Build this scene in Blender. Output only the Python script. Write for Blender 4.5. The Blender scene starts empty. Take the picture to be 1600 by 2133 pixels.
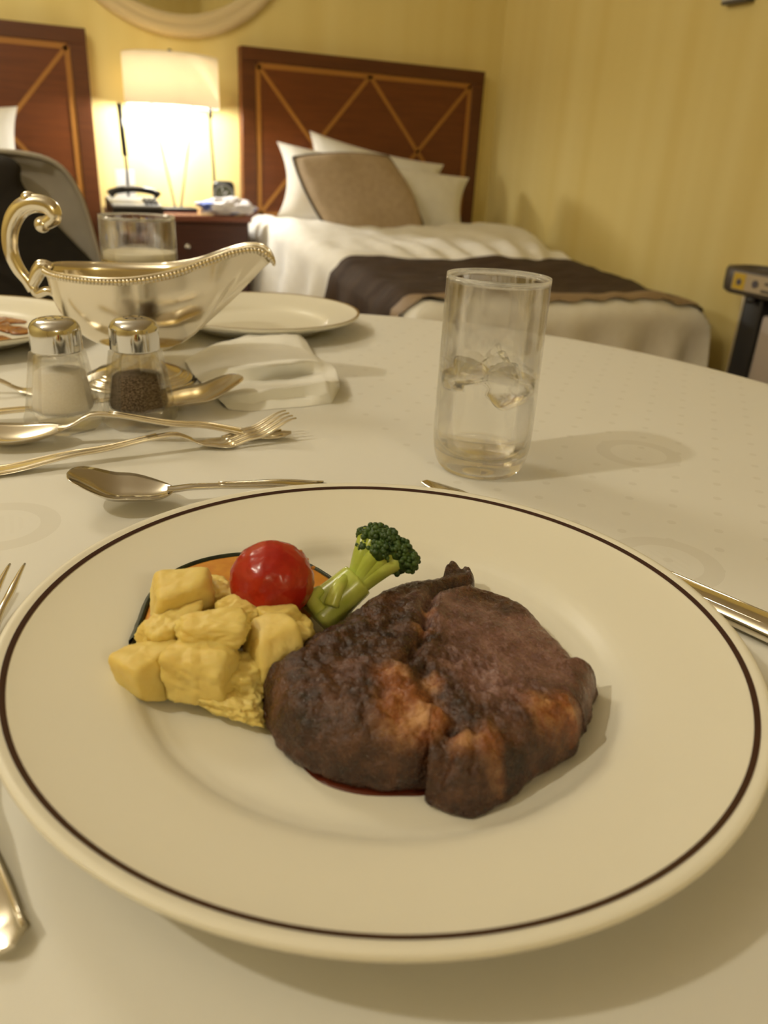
import bpy, math, random
import numpy as np
from mathutils import Vector, Matrix, noise
PI = math.pi
SC = bpy.context.scene
COL = SC.collection
random.seed(7)
TZ = 0.72                      # height of the table top above the floor

# ------------------------------------------------------------------ camera
FPX, PIT, ROL, YAW, CH = 1634.0, math.radians(24.44), math.radians(3.22), math.radians(25.8), 0.188
_fw = Vector((math.sin(YAW), math.cos(YAW), 0)); _rt = Vector((math.cos(YAW), -math.sin(YAW), 0)); _up = Vector((0, 0, 1))
CF = _fw * math.cos(PIT) - _up * math.sin(PIT)
_U = _fw * math.sin(PIT) + _up * math.cos(PIT)
CR = _rt * math.cos(ROL) + _U * math.sin(ROL)
CU = -_rt * math.sin(ROL) + _U * math.cos(ROL)
CO = Vector((0, 0, TZ + CH))
cd = bpy.data.cameras.new('camera'); cam = bpy.data.objects.new('camera', cd); COL.objects.link(cam)
M = Matrix.Identity(4)
for i in range(3):
    M[i][0], M[i][1], M[i][2], M[i][3] = CR[i], CU[i], -CF[i], CO[i]
cam.matrix_world = M
cd.sensor_fit = 'HORIZONTAL'; cd.sensor_width = 36.0; cd.lens = 36.0 * FPX / 1600.0
cd.clip_start = 0.02; cd.clip_end = 50
cd.dof.use_dof = True; cd.dof.focus_distance = 0.385; cd.dof.aperture_fstop = 15.0
SC.camera = cam

# ------------------------------------------------------------------ light and exposure
wd = bpy.data.worlds.new('world'); SC.world = wd; wd.use_nodes = True
wd.node_tree.nodes['Background'].inputs[0].default_value = (0.9, 0.66, 0.40, 1)
wd.node_tree.nodes['Background'].inputs[1].default_value = 0.05
SC.view_settings.view_transform = 'Standard'; SC.view_settings.look = 'None'
SC.view_settings.gamma = 1.0; SC.view_settings.use_curve_mapping = False
SC.view_settings.exposure = -0.40
try:
    SC.cycles.use_denoising = True
    SC.cycles.max_bounces = 12; SC.cycles.diffuse_bounces = 3; SC.cycles.transmission_bounces = 12; SC.cycles.glossy_bounces = 4; SC.cycles.transparent_max_bounces = 10
    SC.cycles.use_adaptive_sampling = True; SC.cycles.adaptive_threshold = 0.12; SC.cycles.adaptive_min_samples = 16
    SC.cycles.sample_clamp_indirect = 4.0
except Exception:
    pass
WARM = (1.0, 0.925, 0.745)
def lamp(name, loc, watts, radius, col=WARM):
    ld = bpy.data.lights.new(name, 'POINT'); ld.energy = watts; ld.shadow_soft_size = radius; ld.color = col
    o = bpy.data.objects.new(name, ld); o.location = loc; COL.objects.link(o); return o
lamp('floor_lamp_light', (-1.05, 0.42, TZ + 1.28), 37, 0.03)        # standing lamp left of the table
lamp('entry_light', (0.30, -2.25, 2.15), 25, 0.10)                 # entry ceiling light behind the camera
lamp('room_fill_light', (-0.55, 2.15, 2.15), 40, 0.25)               # added soft fill that brightens the beds and walls

# ------------------------------------------------------------------ helpers
def at(px, py, z=0.0):
    """point on the level z above the table top that a ray through the photograph meets"""
    d = CF + CR * ((px - 800) / FPX) - CU * ((py - 1066.5) / FPX)
    t = (TZ + z - CO.z) / d.z
    return CO + d * t
def atY(px, py, Y):
    d = CF + CR * ((px - 800) / FPX) - CU * ((py - 1066.5) / FPX)
    return CO + d * ((Y - CO.y) / d.y)
def atV(px, py, c):
    """point on the upright plane through c that faces the viewer"""
    d = CF + CR * ((px - 800) / FPX) - CU * ((py - 1066.5) / FPX)
    c = Vector(c)
    return CO + d * ((c - CO).dot(_fw) / d.dot(_fw))
def ss(a, b, x):
    t = min(1, max(0, (x - a) / (b - a))); return t * t * (3 - 2 * t)
def lerp(a, b, t): return a + (b - a) * t
def interp(x, pts):
    xs = [p[0] for p in pts]; ys = [p[1] for p in pts]
    return float(np.interp(x, xs, ys))
def smooth_interp(x, pts):
    if x <= pts[0][0]: return pts[0][1]
    for (a, ya), (b, yb) in zip(pts, pts[1:]):
        if x <= b: return lerp(ya, yb, ss(a, b, x))
    return pts[-1][1]

MATS = {}
def mat(name, col=(.8, .8, .8), rough=.5, metal=0.0, **kw):
    m = bpy.data.materials.new(name); m.use_nodes = True
    b = m.node_tree.nodes['Principled BSDF']
    b.inputs['Base Color'].default_value = (*col, 1); b.inputs['Roughness'].default_value = rough; b.inputs['Metallic'].default_value = metal
    for k, v in kw.items():
        b.inputs[k.replace('_', ' ')].default_value = v
    MATS[name] = m
    return m
def nd(m, t, **kw):
    n = m.node_tree.nodes.new(t)
    for k, v in kw.items(): setattr(n, k, v)
    return n
def lk(m, a, b): m.node_tree.links.new(a, b)
def bsdf(m): return m.node_tree.nodes['Principled BSDF']
def noise_node(m, scale, detail=4, rough=.55, coord='Object', stretch=None, dist=0.0):
    tc = nd(m, 'ShaderNodeTexCoord'); n = nd(m, 'ShaderNodeTexNoise')
    n.inputs['Scale'].default_value = scale; n.inputs['Detail'].default_value = detail; n.inputs['Roughness'].default_value = rough
    n.inputs['Distortion'].default_value = dist
    src = tc.outputs[coord]
    if stretch:
        mp = nd(m, 'ShaderNodeMapping'); mp.inputs['Scale'].default_value = stretch; lk(m, src, mp.inputs[0]); src = mp.outputs[0]
    lk(m, src, n.inputs['Vector']); return n
def ramp(m, src, stops):
    r = nd(m, 'ShaderNodeValToRGB'); el = r.color_ramp.elements
    while len(el) < len(stops): el.new(0.5)
    for e, (p, c) in zip(el, stops): e.position = p; e.color = (*c, 1)
    lk(m, src, r.inputs[0]); return r
def mixc(m, fac, a, b, mode='MIX'):
    n = nd(m, 'ShaderNodeMix', data_type='RGBA', blend_type=mode)
    for s, v in ((n.inputs[0], fac), (n.inputs[6], a), (n.inputs[7], b)):
        if hasattr(v, 'is_linked') or hasattr(v, 'links'): lk(m, v, s)
        elif isinstance(v, (int, float)): s.default_value = v
        else: s.default_value = (*v, 1)
    return n.outputs[2]
def bump(m, src, strength, dist=0.001):
    b = nd(m, 'ShaderNodeBump'); b.inputs['Strength'].default_value = strength; b.inputs['Distance'].default_value = dist
    lk(m, src, b.inputs['Height']); lk(m, b.outputs[0], bsdf(m).inputs['Normal']); return b
def varied(name, c1, c2, scale, rough=.6, bump_s=0.0, bump_d=.001, stretch=None, lo=.35, hi=.65, detail=4, **kw):
    m = mat(name, c1, rough, **kw); n = noise_node(m, scale, detail, stretch=stretch)
    r = ramp(m, n.outputs[0], [(lo, c1), (hi, c2)]); lk(m, r.outputs[0], bsdf(m).inputs['Base Color'])
    if bump_s: bump(m, n.outputs[0], bump_s, bump_d)
    return m

class G:
    """collects vertices and faces of one mesh"""
    def __init__(s): s.v = []; s.f = []
    def add(s, v, f):
        b = len(s.v); s.v += [tuple(x) for x in v]; s.f += [tuple(i + b for i in q) for q in f]; return s
    def box(s, lo, hi, bev=0.0, M=None):
        (x0, y0, z0), (x1, y1, z1) = lo, hi
        if bev <= 0:
            v = [(x, y, z) for z in (z0, z1) for y in (y0, y1) for x in (x0, x1)]
            f = [(0, 2, 3, 1), (4, 5, 7, 6), (0, 1, 5, 4), (2, 6, 7, 3), (0, 4, 6, 2), (1, 3, 7, 5)]
        else:
            b = min(bev, (x1 - x0) / 2.01, (y1 - y0) / 2.01, (z1 - z0) / 2.01)
            def ringpts(ins, z):
                xs = (x0 + ins, x1 - ins); ys = (y0 + ins, y1 - ins); o = []
                for cx, cy, a0 in ((x1 - b, y1 - b, 0), (x0 + b, y1 - b, PI / 2), (x0 + b, y0 + b, PI), (x1 - b, y0 + b, 1.5 * PI)):
                    for k in range(4):
                        a = a0 + k * PI / 6; r = b - ins
                        o.append((cx + r * math.cos(a), cy + r * math.sin(a), z))
                return o
            rows = []
            for k in range(4):
                a = k * PI / 6; rows.append(ringpts(b * (1 - math.sin(a)), z0 + b * (1 - math.cos(a))))
            for k in range(4):
                a = k * PI / 6; rows.append(ringpts(b * (1 - math.cos(a)), z1 - b * (1 - math.sin(a))))
            v = []; f = []
            for r in rows: v += r
            n = 16
            for j in range(len(rows) - 1):
                for i in range(n): f.append((j * n + i, j * n + (i + 1) % n, (j + 1) * n + (i + 1) % n, (j + 1) * n + i))
            f.append(tuple(range(n - 1, -1, -1))); f.append(tuple(range((len(rows) - 1) * n, len(rows) * n)))
        if M is not None: v = [M @ Vector(q) for q in v]
        return s.add(v, f)
    def lathe(s, prof, n=48, c=(0, 0, 0), closed=False):
        v = []; f = []
        for r, z in prof:
            for i in range(n):
                a = 2 * PI * i / n; v.append((c[0] + r * math.cos(a), c[1] + r * math.sin(a), c[2] + z))
        m = len(prof)
        for j in range(m if closed else m - 1):
            k = (j + 1) % m
            for i in range(n): f.append((j * n + i, j * n + (i + 1) % n, k * n + (i + 1) % n, k * n + i))
        return s.add(v, f)
    def tube(s, pts, rad, n=10, cap=True, squash=None):
        pts = [Vector(p) for p in pts]; m = len(pts)
        rad = rad if hasattr(rad, '__len__') else [rad] * m
        T = [(pts[min(i + 1, m - 1)] - pts[max(i - 1, 0)]).normalized() for i in range(m)]
        ref = Vector((0, 0, 1)) if abs(T[0].z) < .9 else Vector((1, 0, 0))
        N = (ref - T[0] * ref.dot(T[0])).normalized(); v = []; f = []
        for i in range(m):
            N = (N - T[i] * N.dot(T[i])).normalized(); B = T[i].cross(N)
            for k in range(n):
                a = 2 * PI * k / n
                v.append(pts[i] + (N * math.cos(a) + B * math.sin(a)) * rad[i])
        for j in range(m - 1):
            for i in range(n): f.append((j * n + i, j * n + (i + 1) % n, (j + 1) * n + (i + 1) % n, (j + 1) * n + i))
        if cap: f.append(tuple(range(n - 1, -1, -1))); f.append(tuple(range((m - 1) * n, m * n)))
        return s.add(v, f)
    def grid(s, rows, close_u=False, close_v=False):
        b = len(rows[0]); v = [p for r in rows for p in r]; f = []; m = len(rows)
        for j in range(m if close_v else m - 1):
            for i in range(b if close_u else b - 1):
                f.append((j * b + i, j * b + (i + 1) % b, ((j + 1) % m) * b + (i + 1) % b, ((j + 1) % m) * b + i))
        return s.add(v, f)
    def ball(s, c, r, n=2, fn=None):
        v, f = ICO[n]
        r = r if hasattr(r, '__len__') else (r, r, r)
        out = []
        for p in v:
            q = Vector((p[0] * r[0], p[1] * r[1], p[2] * r[2]))
            if fn: q = fn(Vector(p), q)
            out.append((q[0] + c[0], q[1] + c[1], q[2] + c[2]))
        return s.add(out, f)
    def poly(s, pts): return s.add(pts, [tuple(range(len(pts)))])
    def prism(s, pts, off):
        n = len(pts); off = Vector(off); a = [Vector(p) for p in pts]; b = [p + off for p in a]
        return s.add(a + b, [tuple(range(n - 1, -1, -1)), tuple(range(n, 2 * n))] + [(i, (i + 1) % n, n + (i + 1) % n, n + i) for i in range(n)])
    def build(s, name, m, parent=None, world=False, smooth=True, loc=None, auto=None):
        v = s.v
        if world:
            L = Vector(loc) if loc is not None else Vector((0, 0, 0))
            if parent is not None:
                Mi = basis(parent).inverted(); v = [Mi @ Vector(p) - L for p in v]
            else: v = [Vector(p) - L for p in v]
        me = bpy.data.meshes.new(name); me.from_pydata([tuple(p) for p in v], [], s.f); me.validate(); me.update()
        import bmesh
        bm = bmesh.new(); bm.from_mesh(me); bmesh.ops.recalc_face_normals(bm, faces=bm.faces); bm.to_mesh(me); bm.free()
        if smooth:
            me.polygons.foreach_set('use_smooth', [True] * len(me.polygons))
            if auto is not None:
                me.set_sharp_from_angle(angle=math.radians(auto))
        if m: me.materials.append(MATS[m] if isinstance(m, str) else m)
        o = bpy.data.objects.new(name, me); COL.objects.link(o)
        if loc is not None: o.location = loc
        if parent is not None: o.parent = parent
        return o
def basis(o):
    m = Matrix.LocRotScale(o.location, o.rotation_euler, o.scale)
    return basis(o.parent) @ m if o.parent else m
def _ico(n):
    t = (1 + 5 ** .5) / 2
    v = [Vector(p).normalized() for p in ((-1, t, 0), (1, t, 0), (-1, -t, 0), (1, -t, 0), (0, -1, t), (0, 1, t), (0, -1, -t), (0, 1, -t), (t, 0, -1), (t, 0, 1), (-t, 0, -1), (-t, 0, 1))]
    f = [(0, 11, 5), (0, 5, 1), (0, 1, 7), (0, 7, 10), (0, 10, 11), (1, 5, 9), (5, 11, 4), (11, 10, 2), (10, 7, 6), (7, 1, 8), (3, 9, 4), (3, 4, 2), (3, 2, 6), (3, 6, 8), (3, 8, 9), (4, 9, 5), (2, 4, 11), (6, 2, 10), (8, 6, 7), (9, 8, 1)]
    for _ in range(n):
        c = {}; g = []
        def mid(a, b):
            k = (min(a, b), max(a, b))
            if k not in c: v.append((v[a] + v[b]).normalized()); c[k] = len(v) - 1
            return c[k]
        for a, b, d in f:
            x, y, z = mid(a, b), mid(b, d), mid(d, a); g += [(a, x, z), (b, y, x), (d, z, y), (x, y, z)]
        f = g
    return [tuple(p) for p in v], f
ICO = {k: _ico(k) for k in range(5)}

def tag(o, label=None, cat=None, group=None, kind=None):
    if label: o['label'] = label
    if cat: o['category'] = cat
    if group: o['group'] = group
    if kind: o['kind'] = kind
    return o
def thing(name, label, cat, loc=(0, 0, 0), rz=0.0, group=None):
    o = bpy.data.objects.new(name, None); COL.objects.link(o); o.location = loc; o.rotation_euler = (0, 0, rz); o.empty_display_size = .05
    return tag(o, label, cat, group)
def bez(pts, n=8):
    """Catmull-Rom through pts"""
    P = [Vector(p) for p in pts]; out = []
    for i in range(len(P) - 1):
        a, b, c, d = P[max(i - 1, 0)], P[i], P[i + 1], P[min(i + 2, len(P) - 1)]
        for k in range(n):
            t = k / n
            out.append(.5 * ((2 * b) + (c - a) * t + (2 * a - 5 * b + 4 * c - d) * t * t + (3 * b - a - 3 * c + d) * t ** 3))
    out.append(P[-1]); return out

# ------------------------------------------------------------------ materials
def wallpaper(name, axis):
    m = mat(name, (.70, .55, .28), .75)
    tc = nd(m, 'ShaderNodeTexCoord'); mp = nd(m, 'ShaderNodeMapping'); lk(m, tc.outputs['Object'], mp.inputs[0])
    sc = [0.0, 0.0, 0.0]; sc[axis] = 1.0; mp.inputs['Scale'].default_value = sc
    n = nd(m, 'ShaderNodeTexNoise'); n.inputs['Scale'].default_value = 8; n.inputs['Detail'].default_value = 1; lk(m, mp.outputs[0], n.inputs['Vector'])
    r = ramp(m, n.outputs[0], [(.32, (.82, .655, .25)), (.68, (.87, .72, .31))])
    lk(m, r.outputs[0], bsdf(m).inputs['Base Color'])
    n2 = noise_node(m, 260, 2); bump(m, n2.outputs[0], .08, .001)
    return m
wallpaper('wallpaper_back', 0); wallpaper('wallpaper_side', 1)
mat('ceiling', (.80, .74, .62), .9)
varied('carpet', (.16, .075, .035), (.24, .12, .06), 60, .95, .4, .003)
def wood(name, c1, c2, rough=.35, stretch=(1, 14, 14), scale=5):
    m = varied(name, c1, c2, scale, rough, 0, stretch=stretch, lo=.3, hi=.7, detail=5); return m
wood('headboard_wood', (.115, .027, .0035), (.165, .043, .006), .42)
wood('headboard_edge_wood', (.080, .021, .004), (.115, .032, .006), .42)
mat('inlay_wood', (.38, .16, .026), .45)
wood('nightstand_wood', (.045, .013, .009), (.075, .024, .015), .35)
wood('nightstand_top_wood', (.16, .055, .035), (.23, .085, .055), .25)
varied('linen', (.88, .85, .78), (.92, .895, .83), 30, .8, .25, .004)
varied('linen_pillow', (.80, .77, .69), (.85, .82, .74), 18, .8, .3, .006)
varied('cushion_fabric', (.40, .30, .19), (.46, .35, .225), 40, .75, .25, .003)
mat('dark_piping', (.05, .035, .025), .6)
varied('runner_fabric', (.030, .0145, .0065), (.062, .034, .0175), 9, .85, .3, .004, stretch=(1, 9, 1))
mat('runner_border', (.33, .235, .145), .6)
varied('chair_fabric', (.38, .345, .285), (.44, .40, .335), 14, .85, .2, .004)
varied('black_cloth', (.008, .007, .006), (.018, .014, .011), 8, .85, .3, .006)
mat('chair_wood', (.14, .045, .02), .4)
mat('mirror_glass', (.85, .85, .82), .03, 1.0)
mat('mirror_frame', (.72, .58, .33), .45)
mat('black_plastic', (.012, .012, .013), .35)
mat('grey_plastic', (.30, .30, .29), .35)
mat('white_plastic', (.75, .74, .70), .4)
mat('chrome', (.70, .70, .70), .09, 1.0)
mat('steel_rod', (.62, .60, .56), .25, 1.0)
mat('paper', (.82, .80, .75), .8)
mat('press_panel', (.52, .45, .40), .6)
mat('press_dark', (.018, .018, .022), .4)
mat('press_top', (.085, .070, .058), .45)
mat('label_yellow', (.62, .42, .03), .5)
mat('label_cream', (.50, .41, .28), .5)
mat('label_print', (.10, .09, .11), .5)
mat('porcelain', (.83, .79, .665), .34, Specular_IOR_Level=.32)
mat('rim_brown', (.045, .014, .008), .3)
mat('rim_gold', (.45, .32, .13), .3, .6)
m = mat('silver', (.80, .745, .63), .12, 1.0); n = noise_node(m, 25, 4); r = ramp(m, n.outputs[0], [(.3, (.10, .10, .10)), (.75, (.24, .24, .24))]); lk(m, r.outputs[0], bsdf(m).inputs['Roughness'])
mat('stainless', (.66, .625, .56), .13, 1.0)
mat('glass', (1, 1, 1), .0, Transmission_Weight=1.0, IOR=1.46)
m = mat('glass_frosted', (1, 1, 1), .0, Transmission_Weight=1.0, IOR=1.46)
m = MATS['glass_frosted']; tp_ = nd(m, 'ShaderNodeBsdfTransparent'); tp_.inputs[0].default_value = (.965, .965, .95, 1)
gl_ = nd(m, 'ShaderNodeBsdfGlass'); gl_.inputs['Roughness'].default_value = .0; gl_.inputs['IOR'].default_value = 1.42
mx = nd(m, 'ShaderNodeMixShader'); mx.inputs[0].default_value = .32; lk(m, tp_.outputs[0], mx.inputs[1]); lk(m, gl_.outputs[0], mx.inputs[2]); lk(m, mx.outputs[0], m.node_tree.nodes['Material Output'].inputs[0])
m = mat('tumbler_glass', (1, 1, 1), .0, Transmission_Weight=1.0, IOR=1.46); tp_ = nd(m, 'ShaderNodeBsdfTransparent'); tp_.inputs[0].default_value = (.98, .98, .97, 1)
mx = nd(m, 'ShaderNodeMixShader'); mx.inputs[0].default_value = .55; lk(m, tp_.outputs[0], mx.inputs[1]); lk(m, bsdf(m).outputs[0], mx.inputs[2]); lk(m, mx.outputs[0], m.node_tree.nodes['Material Output'].inputs[0])
mat('water', (1, 1, 1), .0, Transmission_Weight=1.0, IOR=1.33)
mat('ice', (1, 1, 1), .12, Transmission_Weight=1.0, IOR=1.12)
mat('beer', (.95, .72, .22), .02, Transmission_Weight=1.0, IOR=1.34)
mat('foam', (.80, .74, .58), .7)
varied('salt', (.86, .80, .72), (.92, .88, .82), 900, .9, .3, .0005)
varied('pepper', (.045, .028, .018), (.24, .17, .11), 900, .9, .4, .0005, lo=.4, hi=.62)
varied('napkin', (.88, .86, .79), (.92, .90, .84), 22, .85, .12, .001)
m = mat('lampshade', (.90, .84, .70), .8)
tr = nd(m, 'ShaderNodeBsdfTranslucent'); tr.inputs[0].default_value = (.92, .83, .66, 1)
mx = nd(m, 'ShaderNodeMixShader'); mx.inputs[0].default_value = .5
lk(m, bsdf(m).outputs[0], mx.inputs[1]); lk(m, tr.outputs[0], mx.inputs[2]); lk(m, mx.outputs[0], m.node_tree.nodes['Material Output'].inputs[0])
m = mat('bulb', (1, .9, .7), .5, Emission_Strength=25.0); bsdf(m).inputs['Emission Color'].default_value = (1, .83, .55, 1)
m = mat('plastic_bag', (.70, .68, .70), .3); n = noise_node(m, 9, 2); r = ramp(m, n.outputs[0], [(.50, (.74, .70, .70)), (.54, (.74, .70, .70)), (.58, (.10, .17, .52)), (.66, (.13, .20, .60))])
lk(m, r.outputs[0], bsdf(m).inputs['Base Color'])

# tablecloth: white damask with woven dots and wreath rings
m = mat('damask', (.80, .775, .705), .72)
tc = nd(m, 'ShaderNodeTexCoord'); sep = nd(m, 'ShaderNodeSeparateXYZ')
geo = nd(m, 'ShaderNodeNewGeometry'); lk(m, geo.outputs['Position'], sep.inputs[0])
def mth(op, a, b=None):
    n = nd(m, 'ShaderNodeMath', operation=op)
    for s, v in ((n.inputs[0], a), (n.inputs[1], b)):
        if v is None: continue
        if isinstance(v, (int, float)): s.default_value = v
        else: lk(m, v, s)
    return n.outputs[0]
X, Y = sep.outputs[0], sep.outputs[1]
uu = mth('MULTIPLY', mth('ADD', X, Y), .70711); vv = mth('MULTIPLY', mth('SUBTRACT', X, Y), .70711)
dx = mth('PINGPONG', mth('SUBTRACT', uu, .507), .0131); dy = mth('PINGPONG', mth('SUBTRACT', vv, .0474), .0131)
dd = mth('SQRT', mth('ADD', mth('MULTIPLY', dx, dx), mth('MULTIPLY', dy, dy)))
dots = mth('LESS_THAN', dd, .0027)
pat = mth('MULTIPLY', mth('MULTIPLY', dots, mth('GREATER_THAN', X, .24)), .8)
for (ex, ey) in ((1330, 945), (1385, 1170), (0, 1095)):
    p = at(ex, ey); r1 = .030
    qx = mth('SUBTRACT', X, p.x); qy = mth('SUBTRACT', Y, p.y)
    q = mth('SQRT', mth('ADD', mth('MULTIPLY', qx, qx), mth('MULTIPLY', qy, qy)))
    ring = mth('MULTIPLY', mth('LESS_THAN', q, r1), mth('GREATER_THAN', q, r1 * .66))
    inner = mth('MULTIPLY', mth('LESS_THAN', q, r1 * .42), mth('GREATER_THAN', mth('SINE', mth('MULTIPLY', qx, 1400)), .1))
    pat = mth('MAXIMUM', pat, mth('ADD', mth('MULTIPLY', ring, .75), mth('MULTIPLY', inner, .18)))
c = mixc(m, mth('MULTIPLY', pat, .5), (.80, .775, .705), (.66, .625, .54))
lk(m, c, bsdf(m).inputs['Base Color'])
w1 = nd(m, 'ShaderNodeTexNoise'); w1.inputs['Scale'].default_value = 14; w1.inputs['Detail'].default_value = 3; lk(m, geo.outputs['Position'], w1.inputs['Vector'])
bump(m, w1.outputs[0], .18, .006)

# food
m = mat('steak_meat', (.09, .04, .022), .42, Specular_IOR_Level=.55)
n1 = noise_node(m, 95, 6, .65); n2 = noise_node(m, 420, 4, .6); n3 = noise_node(m, 38, 3, .5)
base = ramp(m, n1.outputs[0], [(.32, (.013, .0042, .0016)), (.50, (.054, .0185, .0072)), (.68, (.125, .050, .022))])
at_f = nd(m, 'ShaderNodeAttribute', attribute_name='fat'); at_p = nd(m, 'ShaderNodeAttribute', attribute_name='pink')
pk = ramp(m, n1.outputs[0], [(.30, (.075, .028, .019)), (.50, (.190, .092, .073)), (.70, (.28, .155, .125))])
ft = ramp(m, n1.outputs[0], [(.30, (.15, .040, .010)), (.48, (.30, .098, .027)), (.63, (.56, .30, .135))])
def soft(at):
    a = nd(m, 'ShaderNodeMath', operation='MULTIPLY_ADD'); lk(m, n3.outputs[0], a.inputs[0]); a.inputs[1].default_value = .9; a.inputs[2].default_value = -.45
    b = nd(m, 'ShaderNodeMath', operation='ADD'); lk(m, at.outputs['Fac'], b.inputs[0]); lk(m, a.outputs[0], b.inputs[1])
    r = nd(m, 'ShaderNodeMapRange'); r.inputs[1].default_value = .25; r.inputs[2].default_value = .75; lk(m, b.outputs[0], r.inputs[0]); return r.outputs[0]
c1 = mixc(m, soft(at_p), base.outputs[0], pk.outputs[0]); c2 = mixc(m, soft(at_f), c1, ft.outputs[0])
lk(m, c2, bsdf(m).inputs['Base Color'])
rr = ramp(m, n2.outputs[0], [(.38, (.14, .14, .14)), (.60, (.50, .50, .50))]); lk(m, rr.outputs[0], bsdf(m).inputs['Roughness'])
bump(m, n2.outputs[0], .9, .0016)
mat('jus', (.10, .018, .006), .08)
varied('sauce_smear', (.22, .06, .008), (.42, .17, .03), 60, .25)
m = varied('potato_flesh', (.76, .56, .145), (.84, .67, .225), 70, .5, .25, .0006, Subsurface_Weight=.25)
bsdf(m).inputs['Subsurface Radius'].default_value = (.006, .004, .0015); bsdf(m).inputs['Subsurface Scale'].default_value = 1.0
m = varied('tomato_skin', (.34, .009, .004), (.47, .028, .009), 70, .24, .5, .0012, Subsurface_Weight=.15)
bsdf(m).inputs['Subsurface Radius'].default_value = (.006, .001, .0005)
varied('pumpkin_flesh', (.56, .20, .018), (.68, .30, .03), 90, .45, .3, .0006)
varied('pumpkin_skin', (.006, .012, .004), (.02, .03, .008), 200, .4, .3, .0005)
m = varied('broccoli_stem', (.42, .50, .07), (.62, .66, .17), 50, .22, .1, .0006, Subsurface_Weight=.15)
bsdf(m).inputs['Subsurface Radius'].default_value = (.003, .004, .001)
varied('broccoli_floret', (.018, .048, .008), (.06, .12, .016), 260, .5, .4, .0006)

# ------------------------------------------------------------------ the room
XL, XR, YB, YF, ZC = -2.4, 2.275, 3.70, -2.6, 2.45
def wall(name, lo, hi, m): return tag(G().box(lo, hi).build(name, m, smooth=False), kind='structure')
wall('floor', (XL, YF, -.1), (XR, YB, 0), 'carpet')
wall('ceiling', (XL, YF, ZC), (XR, YB, ZC + .1), 'ceiling')
wall('wall_back', (XL - .1, YB, -.1), (XR + .1, YB + .1, ZC + .1), 'wallpaper_back')
wall('wall_right', (XR, YF - .1, -.1), (XR + .1, YB, ZC + .1), 'wallpaper_side')
wall('wall_left', (XL - .1, YF - .1, -.1), (XL, YB, ZC + .1), 'wallpaper_side')
wall('wall_front', (XL, YF - .1, -.1), (XR, YF, ZC + .1), 'wallpaper_back')
tag(G().box((XL, YB - .015, 0), (XR, YB, .09), .004).build('baseboard_back', 'nightstand_wood', smooth=False), kind='structure')
tag(G().box((XR - .015, YF, 0), (XR, YB - .015, .09), .004).build('baseboard_right', 'nightstand_wood', smooth=False), kind='structure')

# small wall fixture high on the right wall
fx = thing('thermostat', 'small cream box fixed high on the right wall', 'thermostat', (XR, 2.26, TZ + .70))
G().box((-.035, -.06, 0), (0, .06, .12), .008).build('case', 'white_plastic', fx)
G().box((-.034, -.055, -.008), (-.002, .055, .0), .002).build('lower_trim', 'press_top', fx)

# round mirror
mc = Vector((.742, YB, TZ + 1.10)); MR = .525
mi = thing('wall_mirror', 'large round mirror in a broad cream frame above the bedside lamp', 'mirror', mc)
def ringY(prof, n=96):
    g = G(); rows = []
    for r, y in prof: rows.append([(r * math.cos(2 * PI * i / n), -y, r * math.sin(2 * PI * i / n)) for i in range(n)])
    g.grid(rows, close_u=True, close_v=True); return g
ringY([(MR, .0), (MR, .022), (MR - .012, .034), (MR - .036, .036), (MR - .044, .026), (MR - .050, .030), (MR - .072, .026), (MR - .082, .014), (MR - .082, 0)]).build('frame', 'mirror_frame', mi)
g = G(); n = 96; g.poly([((MR - .08) * math.cos(2 * PI * i / n), -.010, (MR - .08) * math.sin(2 * PI * i / n)) for i in range(n)]); g.build('mirror_pane', 'mirror_glass', mi, smooth=False)

# headboards
def headboard(x0, x1, label, ztop):
    D = .05; z0 = .18
    t = thing('headboard', label, 'headboard', (x0, YB - D - .004, z0), group='pair of inlaid wooden headboards')
    w = x1 - x0; h = ztop - z0
    G().box((0, 0, 0), (w, D, h), .004).build('panel', 'headboard_wood', t, smooth=False)
    ix0, ix1, iz0, iz1 = .072, w - .072, TZ - .082 - z0, TZ + .502 - z0
    e = .006
    # darker edge boards around the field
    for nm, lo, hi in (('edge_board', (0, -.008, iz1 + .012), (w, 0, h)), ('edge_board', (0, -.008, 0), (ix0 - .012, 0, iz1 + .012)), ('edge_board', (ix1 + .012, -.008, 0), (w, 0, iz1 + .012)), ('edge_board', (ix0 - .012, -.008, 0), (ix1 + .012, 0, iz0 - .012))):
        G().box(lo, hi, .002).build(nm, 'headboard_edge_wood', t, smooth=False)
    def strip(a, b, wd):
        a = Vector((a[0], 0, a[1])); b = Vector((b[0], 0, b[1])); d = (b - a).normalized(); nn = Vector((-d.z, 0, d.x)) * wd / 2
        g = G(); g.prism([a - nn, b - nn, b + nn, a + nn], (0, -.004, 0)); g.build('inlay_strip', 'inlay_wood', t, smooth=False)
    sw = .020
    strip((ix0, iz1), (ix1, iz1), sw); strip((ix0, iz0), (ix1, iz0), sw); strip((ix0, iz0), (ix0, iz1), sw); strip((ix1, iz0), (ix1, iz1), sw)
    xm = (ix0 + ix1) / 2
    for a, b in ((ix0, xm), (xm, ix1)):
        strip((a, iz1), (b, iz0), sw * .8); strip((a, iz0), (b, iz1), sw * .8)
    return t
headboard(.988, 2.158, 'inlaid wooden headboard behind the made bed at right', TZ + .567)
headboard(-.785, .385, 'inlaid wooden headboard at left edge, partly out of view', TZ + .567)

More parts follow.
